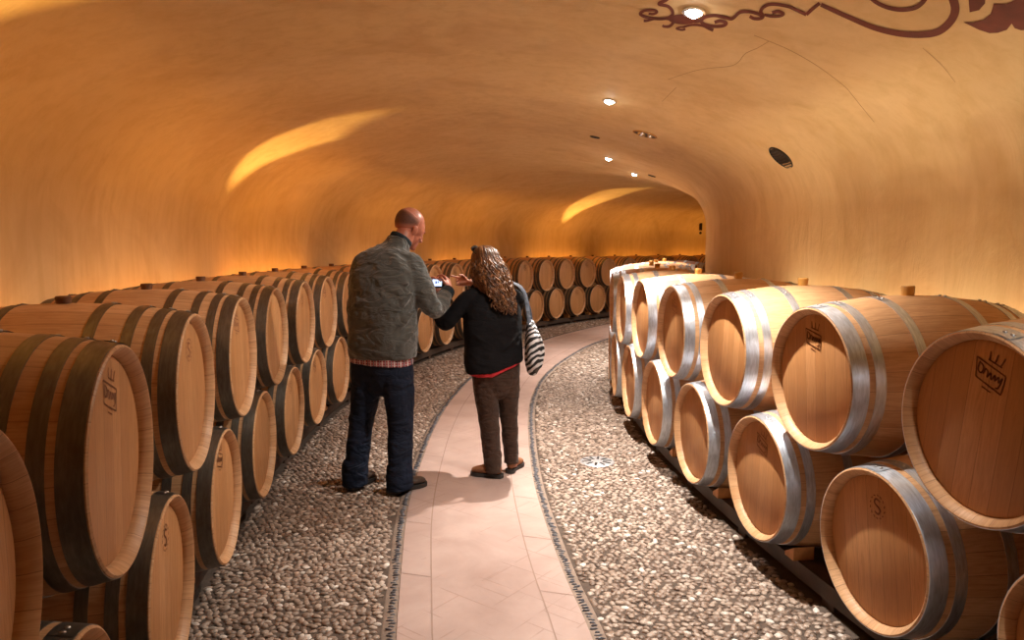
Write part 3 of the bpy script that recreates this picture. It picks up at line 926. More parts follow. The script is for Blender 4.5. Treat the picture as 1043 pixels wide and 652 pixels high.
def mat_plaid():
    t = NT('plaid_shirt'); c = t.n('TexCoord').outputs['Object']
    sep = t.n('SeparateXYZ', ins={0: c})
    col = None
    def line(sock, freq, w):
        f = t.math('FRACT', t.math('MULTIPLY', sock, freq)); return t.math('LESS_THAN', f, w)
    base = t.mix(line(sep.outputs[0], 55, 0.35), (0.30, 0.055, 0.065), (0.62, 0.56, 0.55))
    base = t.mix(t.math('MULTIPLY', line(sep.outputs[2], 60, 0.3), 0.6), base, (0.55, 0.45, 0.45))
    base = t.mix(line(sep.outputs[0], 27.5, 0.12), base, (0.06, 0.03, 0.06))
    t.set('Base Color', base); t.set('Roughness', 0.85)
    return t.m
M['plaid'] = mat_plaid()
def mat_hair(name, stops, scale):
    t = NT(name); g = t.n('NewGeometry'); v = t.coord('Object', scale=(1, 1, 0.25))
    n = t.noise(v, scale, 4)
    f = t.math('ADD', t.math('MULTIPLY', g.outputs['Random Per Island'], 0.6), t.math('MULTIPLY', n, 0.4))
    t.set('Base Color', t.ramp(f, stops)); t.set('Roughness', 0.40); t.set('Specular IOR Level', 0.5)
    t.set('Normal', t.bump(t.noise(v, 160, 3), 0.5, 0.003))
    return t.m
M['hair_f'] = mat_hair('curly_brown_hair', [(0.2, (0.035, 0.013, 0.006)), (0.5, (0.125, 0.048, 0.018)), (0.85, (0.33, 0.145, 0.052))], 30)
def mat_stubble():
    t = NT('cropped_hair'); v = t.coord()
    a = t.n('Attribute', attribute_name='hair_cover').outputs['Fac']
    n = t.noise(v, 260, 3)
    f = t.math('MULTIPLY', a, t.math('ADD', t.math('MULTIPLY', n, 0.8), 0.45), True)
    t.set('Base Color', t.mix(f, (0.46, 0.16, 0.098), (0.045, 0.020, 0.013)))
    t.set('Roughness', 0.6); t.set('Normal', t.bump(n, 0.4, 0.002))
    return t.m
M['hair_m'] = mat_stubble()
def mat_zebra():
    t = NT('striped_canvas'); v = t.coord('Object', rot=(0.35, 0.55, 0.2))
    w = t.n('TexWave', wave_type='BANDS', bands_direction='Z', ins={'Vector': v, 'Scale': 9.5, 'Distortion': 6.5, 'Detail': 2.0, 'Detail Scale': 0.9})
    t.set('Base Color', t.ramp(w.outputs[1], [(0.52, (0.012, 0.011, 0.013)), (0.57, (0.68, 0.66, 0.68))]))
    t.set('Roughness', 0.7); t.set('Normal', t.bump(t.noise(v, 12, 3, 0.5, 1.0), 0.6, 0.02))
    return t.m
M['zebra'] = mat_zebra()
M['strap'] = mat_fabric('slate_strap', (0.085, 0.10, 0.13), 0.6, 0.3, 12)
M['gloss_black'] = simple('gloss_black', (0.012, 0.012, 0.014), 0.2)

def shoe(parent, heel, toe, z0, Wd, H, mat, ankle_r=0.045, name='shoe'):
    """upper plus a separate sole, heel and toe given on the floor"""
    h = Vector((*heel, 0)); t_ = Vector((*toe, 0)); y = (t_ - h).normalized(); L = (t_ - h).length; x = Vector((y.y, -y.x, 0))
    P = lambda a, b, c: tuple(h + x * a + y * b + Vector((0, 0, z0 + c)))
    bm = bmesh.new()
    tube(bm, [P(0, 0.030, 0.052), P(0, 0.08, 0.058), P(0, L * 0.48, 0.052), P(0, L * 0.70, 0.044), P(0, L * 0.90, 0.036)],
         [(Wd * 0.68, 0.034), (Wd * 0.72, 0.040), (Wd * 0.85, 0.034), (Wd, 0.026), (Wd * 0.78, 0.019)], tuple(x), n=18, samp=4)
    limb(bm, [P(0, 0.060, 0.05), P(0, 0.062, H)], [(Wd * 0.72, 0.052), (Wd * 0.68, 0.046)], n=16, samp=3, lat=tuple(x))
    # laces ridge / tongue
    limb(bm, [P(0, L * 0.36, H * 0.78), P(0, L * 0.62, 0.066)], [(0.017, 0.007), (0.014, 0.006)], n=8, samp=2, lat=tuple(x))
    up = fuse(bm, 'shoe_upper', 0.005, 3)
    for v in up.vertices:
        if v.co.z < z0 + 0.016: v.co.z = z0 + 0.016
    s = link(name, up, M[mat], parent)
    bm = bmesh.new()
    out = [(-0.62, 0.02), (-0.74, 0.12), (-0.66, 0.40), (-0.86, 0.62), (-0.98, 0.75), (-0.72, 0.93), (0, 1.0), (0.80, 0.92), (1.0, 0.74), (0.82, 0.58), (0.60, 0.40), (0.72, 0.12), (0.60, 0.02), (0, -0.015)]
    out = catmull(np.array(out + [out[0]]), 4)[:-1]
    bot = [bm.verts.new(P(a * Wd * 1.06, b * L * 1.01, 0.0)) for a, b in out]; top = [bm.verts.new(P(a * Wd * 1.08, b * L * 1.01, 0.024)) for a, b in out]
    n = len(bot)
    bm.faces.new(bot[::-1]); bm.faces.new(top)
    for k in range(n): bm.faces.new((bot[k], bot[(k + 1) % n], top[(k + 1) % n], top[k]))
    bmesh.ops.recalc_face_normals(bm, faces=bm.faces)
    link('sole', bm_mesh('sole', bm), M['sole'], s)
    return s

def frame_of(pos, yaw, pitch, roll=0.0):
    """head frame: +Y is where the face points; yaw clockwise from +Y seen from above, pitch down positive"""
    return Matrix.Translation(pos) @ Matrix.Rotation(-yaw, 4, 'Z') @ Matrix.Rotation(-pitch, 4, 'X') @ Matrix.Rotation(roll, 4, 'Y')

# ---- man -------------------------------------------------------------
man = empty('person', (-0.84, 4.50, 0.0))
tag(man, 'bald person in grey fleece jacket and dark blue jeans, looking down at a compact camera', 'person')
MO = Vector((-0.84, 4.50, 0))
Rm = (math.cos(math.radians(20)), -math.sin(math.radians(20)), 0); Fm = (math.sin(math.radians(20)), math.cos(math.radians(20)), 0)
def rel(pts): return [tuple(Vector(p) - MO) for p in pts]
mHead = frame_of(Vector((-0.650, 4.645, 1.668)) - MO, math.radians(48), math.radians(24), math.radians(4))
GZ = 0.021     # tops of the pebbles they stand on
def man_body():
    bm = bmesh.new(); head(bm, mHead, 1.04)
    limb(bm, rel([(-0.715, 4.545, 1.50), (-0.700, 4.565, 1.56), (-0.672, 4.605, 1.625)]), [(0.068, 0.066), (0.060, 0.062), (0.058, 0.066)], lat=Rm)
    tube(bm, rel([(-0.83, 4.49, 0.86), (-0.82, 4.49, 1.02), (-0.795, 4.49, 1.22), (-0.77, 4.50, 1.38), (-0.735, 4.53, 1.48)]), [(0.16, 0.10), (0.155, 0.10), (0.17, 0.11), (0.17, 0.10), (0.09, 0.07)], Rm)
    # legs (inside the jeans)
    limb(bm, rel([(-0.915, 4.52, 0.88), (-0.955, 4.535, 0.48), (-0.995, 4.50, 0.10), (-0.985, 4.54, 0.06)]), [0.085, 0.055, 0.036, 0.034])
    limb(bm, rel([(-0.750, 4.46, 0.88), (-0.700, 4.47, 0.48), (-0.705, 4.435, 0.10), (-0.68, 4.46, 0.06)]), [0.085, 0.055, 0.036, 0.034])
    # arms
    limb(bm, rel([(-0.945, 4.54, 1.41), (-0.975, 4.66, 1.16), (-0.80, 4.82, 1.17), (-0.615, 4.875, 1.285)]), [0.050, 0.042, 0.036, 0.024])
    limb(bm, rel([(-0.600, 4.47, 1.42), (-0.490, 4.49, 1.18), (-0.420, 4.72, 1.255), (-0.408, 4.765, 1.275)]), [0.050, 0.042, 0.028, 0.025])
    hand(bm, tuple(Vector((-0.600, 4.865, 1.290)) - MO), (0.62, -0.25, 0.60), (0.15, -0.75, 0.40), 0.55, 0.98)
    hand(bm, tuple(Vector((-0.408, 4.760, 1.270)) - MO), (-0.15, 0.55, 0.75), (-0.35, -0.75, 0.50), 0.75, 0.98, False, True)
    return fuse(bm, 'body', 0.0042, 4)
body = link('body', man_body(), M['skin_m'], man)
eyes(man, mHead, 1.04, None)
# cropped hair round the back and sides of the head
bm = bmesh.new(); grid = []
nu, nv = 40, 16
for i in range(nu + 1):
    u = math.radians(-104 + 208 * i / nu)            # 0 = back of head
    row = []
    for j in range(nv + 1):
        edge = abs(u) / math.radians(104)
        top = math.radians(40 - 26 * edge ** 1.5); bot = math.radians(-42 + 30 * edge ** 2)
        v = bot + (top - bot) * j / nv
        taper = 1.012 if 0 < j < nv and 0 < i < nu else 0.985
        p = Vector((math.sin(u) * math.cos(v) * 0.076 * taper, -math.cos(u) * math.cos(v) * 0.096 * taper - 0.012, math.sin(v) * 0.088 * taper + 0.035))
        if v < 0: p.z -= 0.016 * (-v); 
        row.append(bm.verts.new(tuple(mHead @ (p * 1.04))))
    grid.append(row)
for i in range(nu):
    for j in range(nv): bm.faces.new((grid[i][j], grid[i][j + 1], grid[i + 1][j + 1], grid[i + 1][j]))
bmesh.ops.recalc_face_normals(bm, faces=bm.faces)
bmesh.ops.solidify(bm, geom=bm.faces[:], thickness=0.004)
hm_ = bm_mesh('cropped_hair', bm, True)
at = hm_.attributes.new('hair_cover', 'FLOAT', 'POINT'); iv = (mHead @ Matrix.Scale(1.04, 4)).inverted()
vals = []
for v in hm_.vertices:
    q = iv @ v.co; el = math.atan2((q.z - 0.035) / 0.088, math.hypot(q.x / 0.076, (q.y + 0.012) / 0.096)); az = abs(math.atan2(q.x / 0.076, -(q.y + 0.012) / 0.096)) / math.radians(104)
    e_top = math.radians(40 - 26 * min(1, az) ** 1.5); e_bot = math.radians(-42 + 30 * az * az)
    vals.append(max(0, min(1, (e_top - el) / 0.34, (el - e_bot) / 0.30, (1 - az) / 0.16)))
at.data.foreach_set('value', vals)
link('cropped_hair', hm_, M['hair_m'], man)
# jacket
bm = bmesh.new()
tube(bm, rel([(-0.805, 4.485, 0.865), (-0.805, 4.485, 0.93), (-0.805, 4.485, 1.05), (-0.800, 4.49, 1.20), (-0.785, 4.495, 1.33), (-0.765, 4.505, 1.42), (-0.742, 4.525, 1.485), (-0.722, 4.540, 1.535)]),
     [(0.214, 0.150), (0.222, 0.158), (0.222, 0.162), (0.226, 0.165), (0.228, 0.155), (0.212, 0.135), (0.150, 0.105), (0.090, 0.080)], Rm, n=32, power=2.35, cap=(False, True))
limb(bm, rel([(-0.722, 4.540, 1.515), (-0.712, 4.550, 1.555), (-0.698, 4.565, 1.592)]), [(0.092, 0.085), (0.080, 0.080), (0.074, 0.078)], lat=Rm, cap=(False, False), n=24)
limb(bm, rel([(-0.86, 4.53, 1.475), (-0.925, 4.535, 1.425), (-0.965, 4.585, 1.29), (-0.975, 4.66, 1.16), (-0.90, 4.75, 1.14), (-0.79, 4.82, 1.18), (-0.66, 4.86, 1.262)]), [0.062, 0.075, 0.070, 0.064, 0.060, 0.054, 0.046], lat=Rm)
limb(bm, rel([(-0.67, 4.48, 1.475), (-0.610, 4.465, 1.425), (-0.560, 4.450, 1.32), (-0.500, 4.470, 1.185), (-0.470, 4.56, 1.175), (-0.440, 4.66, 1.225), (-0.424, 4.715, 1.252)]), [0.062, 0.078, 0.074, 0.066, 0.060, 0.050, 0.045], lat=Rm)
# hanging folds pulled from the armpit across the back
for a, b, c in (((-0.60, 4.32, 1.27), (-0.72, 4.315, 1.16), (-0.88, 4.35, 1.13)), ((-0.585, 4.33, 1.17), (-0.68, 4.315, 1.07), (-0.78, 4.325, 1.00)), ((-0.62, 4.325, 1.33), (-0.74, 4.325, 1.27), (-0.90, 4.37, 1.28)),
                ((-0.60, 4.335, 1.03), (-0.72, 4.32, 0.94), (-0.88, 4.345, 0.93)), ((-0.93, 4.385, 1.20), (-0.86, 4.34, 1.08), (-0.76, 4.325, 0.98))):
    limb(bm, [(q[0], q[1] + 0.017, q[2]) for q in rel([a, b, c])], [0.012, 0.024, 0.008], n=10, samp=5)
jm = fuse(bm, 'jacket', 0.0065, 12, [(0.13, 0.030, True), (0.045, 0.008, True)])
jk = link('jacket', jm, M['fleece'], man)
bm = bmesh.new()      # dark cuffs
limb(bm, rel([(-0.432, 4.692, 1.238), (-0.416, 4.738, 1.262)]), [0.047, 0.045], lat=Rm, cap=(False, False), samp=3)
link('cuff', bm_mesh('cuff', bm, True), M['cuff'], jk)
bm = bmesh.new()
limb(bm, rel([(-0.690, 4.855, 1.242), (-0.640, 4.866, 1.275)]), [0.048, 0.045], lat=Rm, cap=(False, False), samp=3)
link('cuff', bm_mesh('cuff', bm, True), M['cuff'], jk)
bm = bmesh.new()      # inside of the stand-up collar
limb(bm, rel([(-0.700, 4.563, 1.585), (-0.690, 4.572, 1.604)]), [(0.072, 0.076), (0.071, 0.076)], lat=Rm, cap=(False, False), samp=3, n=24)
link('collar', bm_mesh('collar', bm, True), M['cuff'], jk)
# plaid shirt tail below the jacket
bm = bmesh.new()
tube(bm, rel([(-0.815, 4.485, 0.828), (-0.812, 4.485, 0.90)]), [(0.200, 0.142), (0.206, 0.148)], Rm, n=32, power=2.3, cap=(False, False))
link('shirt', fuse(bm, 'shirt', 0.0065, 2, [(0.05, 0.008, True)]), M['plaid'], man)
# jeans
bm = bmesh.new()
tube(bm, rel([(-0.815, 4.485, 0.70), (-0.817, 4.485, 0.80), (-0.815, 4.485, 0.92)]), [(0.150, 0.105), (0.192, 0.130), (0.190, 0.128)], Rm, n=28, power=2.3)
limb(bm, rel([(-0.905, 4.51, 0.80), (-0.920, 4.52, 0.66), (-0.955, 4.53, 0.46), (-0.978, 4.515, 0.28), (-0.997, 4.500, 0.10), (-0.998, 4.500, 0.045)]), [(0.100, 0.115), (0.094, 0.105), (0.076, 0.084), (0.074, 0.082), (0.076, 0.088), (0.079, 0.092)], lat=Rm, n=24, cap=(True, False))
limb(bm, rel([(-0.720, 4.455, 0.80), (-0.705, 4.455, 0.66), (-0.698, 4.46, 0.46), (-0.700, 4.445, 0.28), (-0.706, 4.430, 0.10), (-0.704, 4.430, 0.045)]), [(0.102, 0.118), (0.096, 0.108), (0.079, 0.088), (0.076, 0.086), (0.079, 0.092), (0.082, 0.095)], lat=Rm, n=24, cap=(True, False))
for x, y, z, w in ((-0.998, 4.500, 0.115, 0.080), (-0.997, 4.500, 0.165, 0.078), (-0.705, 4.430, 0.115, 0.083), (-0.704, 4.432, 0.170, 0.080), (-0.955, 4.53, 0.47, 0.078), (-0.698, 4.46, 0.48, 0.080)):
    limb(bm, rel([(x, y, z - 0.012), (x, y, z + 0.012)]), [(w * 1.02, w * 1.10)] * 2, lat=Rm, n=20)
link('jeans', fuse(bm, 'jeans', 0.006, 4, [(0.09, 0.016, True)]), M['denim'], man)
shoe(man, tuple((Vector((-1.02, 4.44, 0)) - MO)[:2]), tuple((Vector((-0.93, 4.72, 0)) - MO)[:2]), GZ, 0.050, 0.10, 'shoe_dark')
shoe(man, tuple((Vector((-0.765, 4.375, 0)) - MO)[:2]), tuple((Vector((-0.562, 4.575, 0)) - MO)[:2]), GZ + 0.003, 0.052, 0.10, 'shoe_dark')

# ---- compact camera in his hands ----------------------------------------
camd = empty('compact_camera', (-0.490, 4.86, 1.275))
tag(camd, 'small black compact camera with a bright screen, held between the two people', 'camera')
Mc = Matrix.Rotation(math.radians(-8), 4, 'Z') @ Matrix.Rotation(math.radians(-14), 4, 'X')
bm = bmesh.new(); add_box(bm, (0, 0, 0.034), (0.104, 0.024, 0.066), None, 0.006, 3)
add_box(bm, (0.018, 0, 0.071), (0.03, 0.018, 0.010), None, 0.003, 2)
bmesh.ops.transform(bm, matrix=Mc, verts=bm.verts); link('camera_body', bm_mesh('camera_body', bm), M['gloss_black'], camd)
bm = bmesh.new(); add_lathe(bm, [(0, 0.046), (0.020, 0.046), (0.024, 0.040), (0.026, 0.010), (0.026, 0.0)], 28, 'Y', c=(0.01, 0.010, 0.034))
bmesh.ops.transform(bm, matrix=Mc, verts=bm.verts); link('camera_lens', set_sharp(bm_mesh('camera_lens', bm)), M['black_metal'], camd)
M['screen'] = emit_mat('lit_screen', (0.62, 0.74, 1.0), 1.3)
bm = bmesh.new(); add_box(bm, (-0.010, -0.0128, 0.034), (0.064, 0.0018, 0.046))
bmesh.ops.transform(bm, matrix=Mc, verts=bm.verts); sc_ = link('screen', bm_mesh('screen', bm), M['screen'], camd)
M['screen_dark'] = emit_mat('screen_picture', (0.10, 0.16, 0.42), 1.0)
bm = bmesh.new(); add_box(bm, (-0.016, -0.0142, 0.036), (0.012, 0.001, 0.016)); add_box(bm, (-0.001, -0.0142, 0.038), (0.008, 0.001, 0.012))
bmesh.ops.transform(bm, matrix=Mc, verts=bm.verts); link('picture', bm_mesh('picture', bm), M['screen_dark'], sc_)

# ---- woman -------------------------------------------------------------
wom = empty('person', (-0.12, 4.76, 0.0))
tag(wom, 'person with long curly brown hair, black jacket and brown trousers, pointing at the camera', 'person')
MO = Vector((-0.12, 4.76, 0))
aw = math.radians(-18); Rw = (math.cos(aw), -math.sin(aw), 0)
WZ = 0.0235
wHead = frame_of(Vector((-0.178, 4.80, 1.425)) - MO, math.radians(-30), math.radians(18), math.radians(-3))
bm = bmesh.new(); head(bm, wHead, 0.95, True)
limb(bm, rel([(-0.145, 4.745, 1.25), (-0.155, 4.755, 1.30), (-0.168, 4.785, 1.37)]), [(0.052, 0.052), (0.048, 0.048), (0.048, 0.052)], lat=Rw)
tube(bm, rel([(-0.10, 4.76, 0.74), (-0.11, 4.76, 0.90), (-0.125, 4.755, 1.06), (-0.135, 4.75, 1.20), (-0.142, 4.75, 1.27)]), [(0.135, 0.095), (0.12, 0.085), (0.135, 0.095), (0.13, 0.08), (0.07, 0.055)], Rw)
limb(bm, rel([(-0.180, 4.74, 0.76), (-0.150, 4.745, 0.42), (-0.125, 4.735, 0.10), (-0.14, 4.74, 0.06)]), [0.070, 0.047, 0.032, 0.030])
limb(bm, rel([(-0.035, 4.79, 0.76), (-0.020, 4.82, 0.42), (-0.005, 4.845, 0.10), (0.01, 4.87, 0.06)]), [0.070, 0.047, 0.032, 0.030])
limb(bm, rel([(-0.290, 4.70, 1.20), (-0.440, 4.715, 1.045), (-0.500, 4.875, 1.165), (-0.505, 4.92, 1.20)]), [0.040, 0.034, 0.026, 0.022])
limb(bm, rel([(0.025, 4.80, 1.20), (-0.005, 5.02, 1.08), (-0.265, 5.00, 1.292), (-0.30, 4.99, 1.305)]), [0.040, 0.034, 0.024, 0.021])
hand(bm, tuple(Vector((-0.505, 4.925, 1.205)) - MO), (0.02, 0.15, 0.95), (0.85, 0.2, 0.0), 0.7, 0.86)
hand(bm, tuple(Vector((-0.300, 4.99, 1.305)) - MO), (-0.90, -0.30, 0.12), (0.0, 0.25, 0.90), 0.7, 0.88, True, True)
link('body', fuse(bm, 'body', 0.0040, 4), M['skin_f'], wom)
eyes(wom, wHead, 0.95, None)
# jacket
bm = bmesh.new()
tube(bm, rel([(-0.118, 4.76, 0.735), (-0.122, 4.76, 0.80), (-0.124, 4.76, 0.92), (-0.127, 4.755, 1.04), (-0.130, 4.75, 1.14), (-0.135, 4.75, 1.215), (-0.142, 4.752, 1.275)]),
     [(0.192, 0.140), (0.198, 0.143), (0.194, 0.138), (0.196, 0.138), (0.190, 0.125), (0.160, 0.105), (0.085, 0.075)], Rw, n=30, power=2.3, cap=(False, True))
limb(bm, rel([(-0.22, 4.72, 1.245), (-0.285, 4.705, 1.215), (-0.365, 4.705, 1.13), (-0.435, 4.715, 1.055), (-0.470, 4.79, 1.09), (-0.498, 4.865, 1.155)]), [0.048, 0.058, 0.055, 0.052, 0.048, 0.040], lat=Rw)
limb(bm, rel([(-0.05, 4.78, 1.245), (0.020, 4.795, 1.215), (0.020, 4.92, 1.14), (-0.005, 5.02, 1.09), (-0.12, 5.03, 1.165), (-0.250, 5.005, 1.282)]), [0.048, 0.058, 0.055, 0.052, 0.047, 0.040], lat=Rw)
for a, b, c in (((-0.25, 4.615, 1.01), (-0.19, 4.605, 0.95), (-0.08, 4.63, 0.93)), ((0.05, 4.70, 1.0), (-0.02, 4.64, 0.92), (-0.12, 4.612, 0.86)), ((-0.27, 4.635, 0.85), (-0.2, 4.605, 0.80), (-0.1, 4.61, 0.80))):
    limb(bm, [(q[0], q[1] + 0.012, q[2]) for q in rel([a, b, c])], [0.006, 0.016, 0.005], n=8, samp=5)
wj = fuse(bm, 'jacket', 0.006, 9, [(0.10, 0.014, True)])
for v in wj.vertices:        # hem pulled up on the bag side
    if v.co.z < 0.86: v.co.z += (0.86 - v.co.z) * max(0.0, (v.co.x + 0.02)) * 2.1
link('jacket', wj, M['black_jacket'], wom)
bm = bmesh.new()
tube(bm, rel([(-0.112, 4.76, 0.722), (-0.112, 4.76, 0.80)]), [(0.178, 0.128), (0.182, 0.130)], Rw, n=30, power=2.3, cap=(False, False))
sh = fuse(bm, 'shirt', 0.006, 2, [(0.06, 0.010, True)])
for v in sh.vertices:
    v.co.z += max(-0.03, (v.co.x - 0.02)) * 0.42
link('shirt', sh, M['red_shirt'], wom)
# trousers
bm = bmesh.new()
tube(bm, rel([(-0.105, 4.765, 0.62), (-0.105, 4.765, 0.70), (-0.108, 4.765, 0.80)]), [(0.120, 0.10), (0.158, 0.118), (0.160, 0.115)], Rw, n=28, power=2.3)
limb(bm, rel([(-0.180, 4.745, 0.72), (-0.172, 4.745, 0.58), (-0.152, 4.745, 0.40), (-0.140, 4.735, 0.24), (-0.128, 4.730, 0.10), (-0.126, 4.730, 0.060)]), [(0.086, 0.102), (0.080, 0.095), (0.068, 0.075), (0.061, 0.070), (0.058, 0.070), (0.061, 0.073)], lat=Rw, n=22, cap=(True, False))
limb(bm, rel([(-0.035, 4.785, 0.72), (-0.028, 4.80, 0.58), (-0.022, 4.82, 0.40), (-0.012, 4.835, 0.24), (-0.006, 4.845, 0.12), (-0.004, 4.845, 0.085)]), [(0.084, 0.100), (0.076, 0.090), (0.060, 0.070), (0.054, 0.065), (0.050, 0.063), (0.052, 0.066)], lat=Rw, n=22, cap=(True, False))
for x, y, z, w in ((-0.128, 4.73, 0.12, 0.060), (-0.13, 4.732, 0.165, 0.060), (-0.152, 4.745, 0.42, 0.067), (-0.006, 4.845, 0.15, 0.052), (-0.02, 4.82, 0.43, 0.060)):
    limb(bm, rel([(x, y, z - 0.010), (x, y, z + 0.010)]), [(w * 1.03, w * 1.14)] * 2, lat=Rw, n=20)
link('trousers', fuse(bm, 'trousers', 0.0055, 4, [(0.08, 0.014, True)]), M['brown_trousers'], wom)
shoe(wom, tuple((Vector((-0.062, 4.695, 0)) - MO)[:2]), tuple((Vector((-0.275, 4.775, 0)) - MO)[:2]), WZ, 0.042, 0.085, 'shoe_tan')
shoe(wom, tuple((Vector((-0.022, 4.785, 0)) - MO)[:2]), tuple((Vector((0.060, 5.000, 0)) - MO)[:2]), WZ, 0.041, 0.085, 'shoe_tan')
# long curly hair: many separate locks over a base volume
bm = bmesh.new()
blob(bm, (0, -0.026, 0.036), (0.084, 0.094, 0.092), wHead @ Matrix.Scale(0.97, 4))
hr = random.Random(5)
hp = wHead.to_translation()
def lock(phi, elev, zend, r0, drift):
    # phi = 0 straight back of the head, positive toward her right shoulder (screen right)
    d = wHead.to_3x3() @ Vector((math.sin(phi), -math.cos(phi), 0))
    up = wHead.to_3x3() @ Vector((0, 0, 1))
    c = wHead @ Vector((0, -0.018, 0.030))
    pts = []; e = elev
    while e > -0.25:
        p = c + d * math.cos(e) * (0.098 if abs(phi) < 0.8 else 0.090) + up * math.sin(e) * 0.100
        pts.append(p); e -= 0.32
    last = pts[-1].copy(); z = last.z; step = 0.022
    ph = hr.uniform(0, 6.28); amp = hr.uniform(0.009, 0.019); fr = hr.uniform(60, 95)
    out = Vector((d.x, d.y, 0)).normalized(); side = Vector((-out.y, out.x, 0)); k = 0
    tot = max(0.05, z - zend)
    while z > zend:
        z -= step; k += 1; f = (last.z - z) / tot
        flare = 0.030 * math.sin(min(1, f * 1.15) * PI * 0.75)
        q = last + out * flare + Vector((drift[0], drift[1], 0)) * f
        q.z = z
        q += (side * math.sin(z * fr + ph) + out * math.cos(z * fr * 0.9 + ph)) * amp * min(1, f * 3 + 0.2)
        # stay outside the back of the jacket
        pts.append(q)
    n = len(pts)
    rr = [max(0.0028, r0 * (0.75 + 0.35 * math.sin(PI * min(1, i / n * 1.2))) * (1 - 0.75 * max(0, (i / n - 0.7) / 0.3))) for i in range(n)]
    tube(bm, [tuple(p) for p in pts], [(r, r * 0.75) for r in rr], (1, 0.2, 0), n=7, samp=2)
for i in range(400):
    phi = hr.uniform(-1.9, 1.95)
    elev = hr.uniform(0.1, 1.35)
    right = (phi + 1.9) / 3.85
    zend = 1.245 - 0.15 * right + hr.uniform(-0.035, 0.055)
    if phi < -0.9: zend = 1.235 + hr.uniform(-0.02, 0.05)
    lock(phi, elev, zend, hr.uniform(0.0045, 0.0075), (0.055 + 0.035 * right + (0.03 if phi < -0.5 else 0), -0.075 if abs(phi) < 1.1 else -0.045))
bmesh.ops.recalc_face_normals(bm, faces=bm.faces)
link('hair', bm_mesh('hair', bm, True), M['hair_f'], wom)
# sunglasses pushed up on the hair
sg = bmesh.new()
Ms = wHead @ Matrix.Translation((0, 0.030, 0.131)) @ Matrix.Rotation(math.radians(24), 4, 'X')
for sx in (-1, 1):
    bmesh.ops.create_uvsphere(sg, u_segments=16, v_segments=8, radius=1.0, matrix=Ms @ Matrix.Translation((sx * 0.034, 0, 0)) @ Matrix.Diagonal((0.029, 0.008, 0.021, 1)))
    tmp = [Ms @ Vector(p) for p in ((sx * 0.062, 0, 0.004), (sx * 0.080, -0.045, 0.0), (sx * 0.082, -0.105, -0.02))]
    tube(sg, [tuple(p) for p in tmp], [(0.003, 0.003)] * 3, (0, 0, 1), n=6, samp=3)
tube(sg, [tuple(Ms @ Vector(p)) for p in ((-0.012, 0, 0.004), (0, 0.003, 0.007), (0.012, 0, 0.004))], [(0.003, 0.003)] * 3, (0, 0, 1), n=6, samp=3)
link('sunglasses', bm_mesh('sunglasses', sg, True), M['gloss_black'], wom)

# ---- striped bag on her shoulder ------------------------------------------
MO = Vector((0.145, 4.80, 0.70))
bag = empty('shoulder_bag', tuple(MO))
tag(bag, 'black and white striped cloth bag hanging from the shoulder of the long-haired person', 'bag')
bm = bmesh.new()
tube(bm, rel([(0.135, 4.80, 0.735), (0.145, 4.80, 0.79), (0.148, 4.80, 0.87), (0.136, 4.80, 0.96), (0.122, 4.795, 1.045)]),
     [(0.040, 0.115), (0.060, 0.155), (0.062, 0.160), (0.050, 0.140), (0.026, 0.100)], (1, 0, 0), n=26, power=2.4)
for k in range(5):
    x = 0.20 - 0.004 * k; y = 4.68 + 0.055 * k
    limb(bm, rel([(x - 0.02, y, 0.97), (x, y + 0.01, 0.87), (x - 0.015, y - 0.01, 0.77)]), [0.008, 0.015, 0.008], n=8, samp=5)
link('bag_body', fuse(bm, 'bag_body', 0.006, 3, [(0.06, 0.014, True)]), M['zebra'], bag)
for dy, ex in ((-0.075, 0.0), (0.075, 0.012)):
    bm = bmesh.new()
    tube(bm, rel([(0.118 + ex, 4.795 + dy, 1.03), (0.105 + ex, 4.785 + dy * 0.7, 1.12), (0.095, 4.78 + dy * 0.4, 1.19), (0.080, 4.78 + dy * 0.3, 1.25), (0.045, 4.78 + dy * 0.25, 1.295), (0.0, 4.78 + dy * 0.2, 1.318)]),
         [(0.019, 0.0035)] * 6, (0.7, 0.7, 0), n=10, samp=6)
    link('strap', bm_mesh('strap', bm, True), M['strap'], bag)


# ------------------------------------------------------------------ ceiling fixtures
def disc_frame(loc, nor):
    z = (-nor).normalized(); x = Vector((0, 1, 0)).cross(z)
    if x.length < 0.1: x = Vector((1, 0, 0))
    x.normalize(); y = z.cross(x)
    return Matrix.Translation(loc) @ Matrix((x, y, z)).transposed().to_4x4()
M['lens'] = emit_mat('lamp_lens', (1.0, 0.93, 0.80), 60.0)
WARM = (1.0, 0.925, 0.83)
def skirt(loc, power):        # added wide spot beside the lamp, tilted to brighten the outer barrel heads
    ld = bpy.data.lights.new('added_spill', 'SPOT'); ld.energy = power; ld.color = WARM
    ld.spot_size = math.radians(118); ld.spot_blend = 0.9; ld.shadow_soft_size = 0.018
    lo = bpy.data.objects.new('added_spill', ld); COL.objects.link(lo); lo.location = loc
    lo.rotation_euler = Vector((-0.50, 0.0, -1.0)).to_track_quat('-Z', 'Y').to_euler()
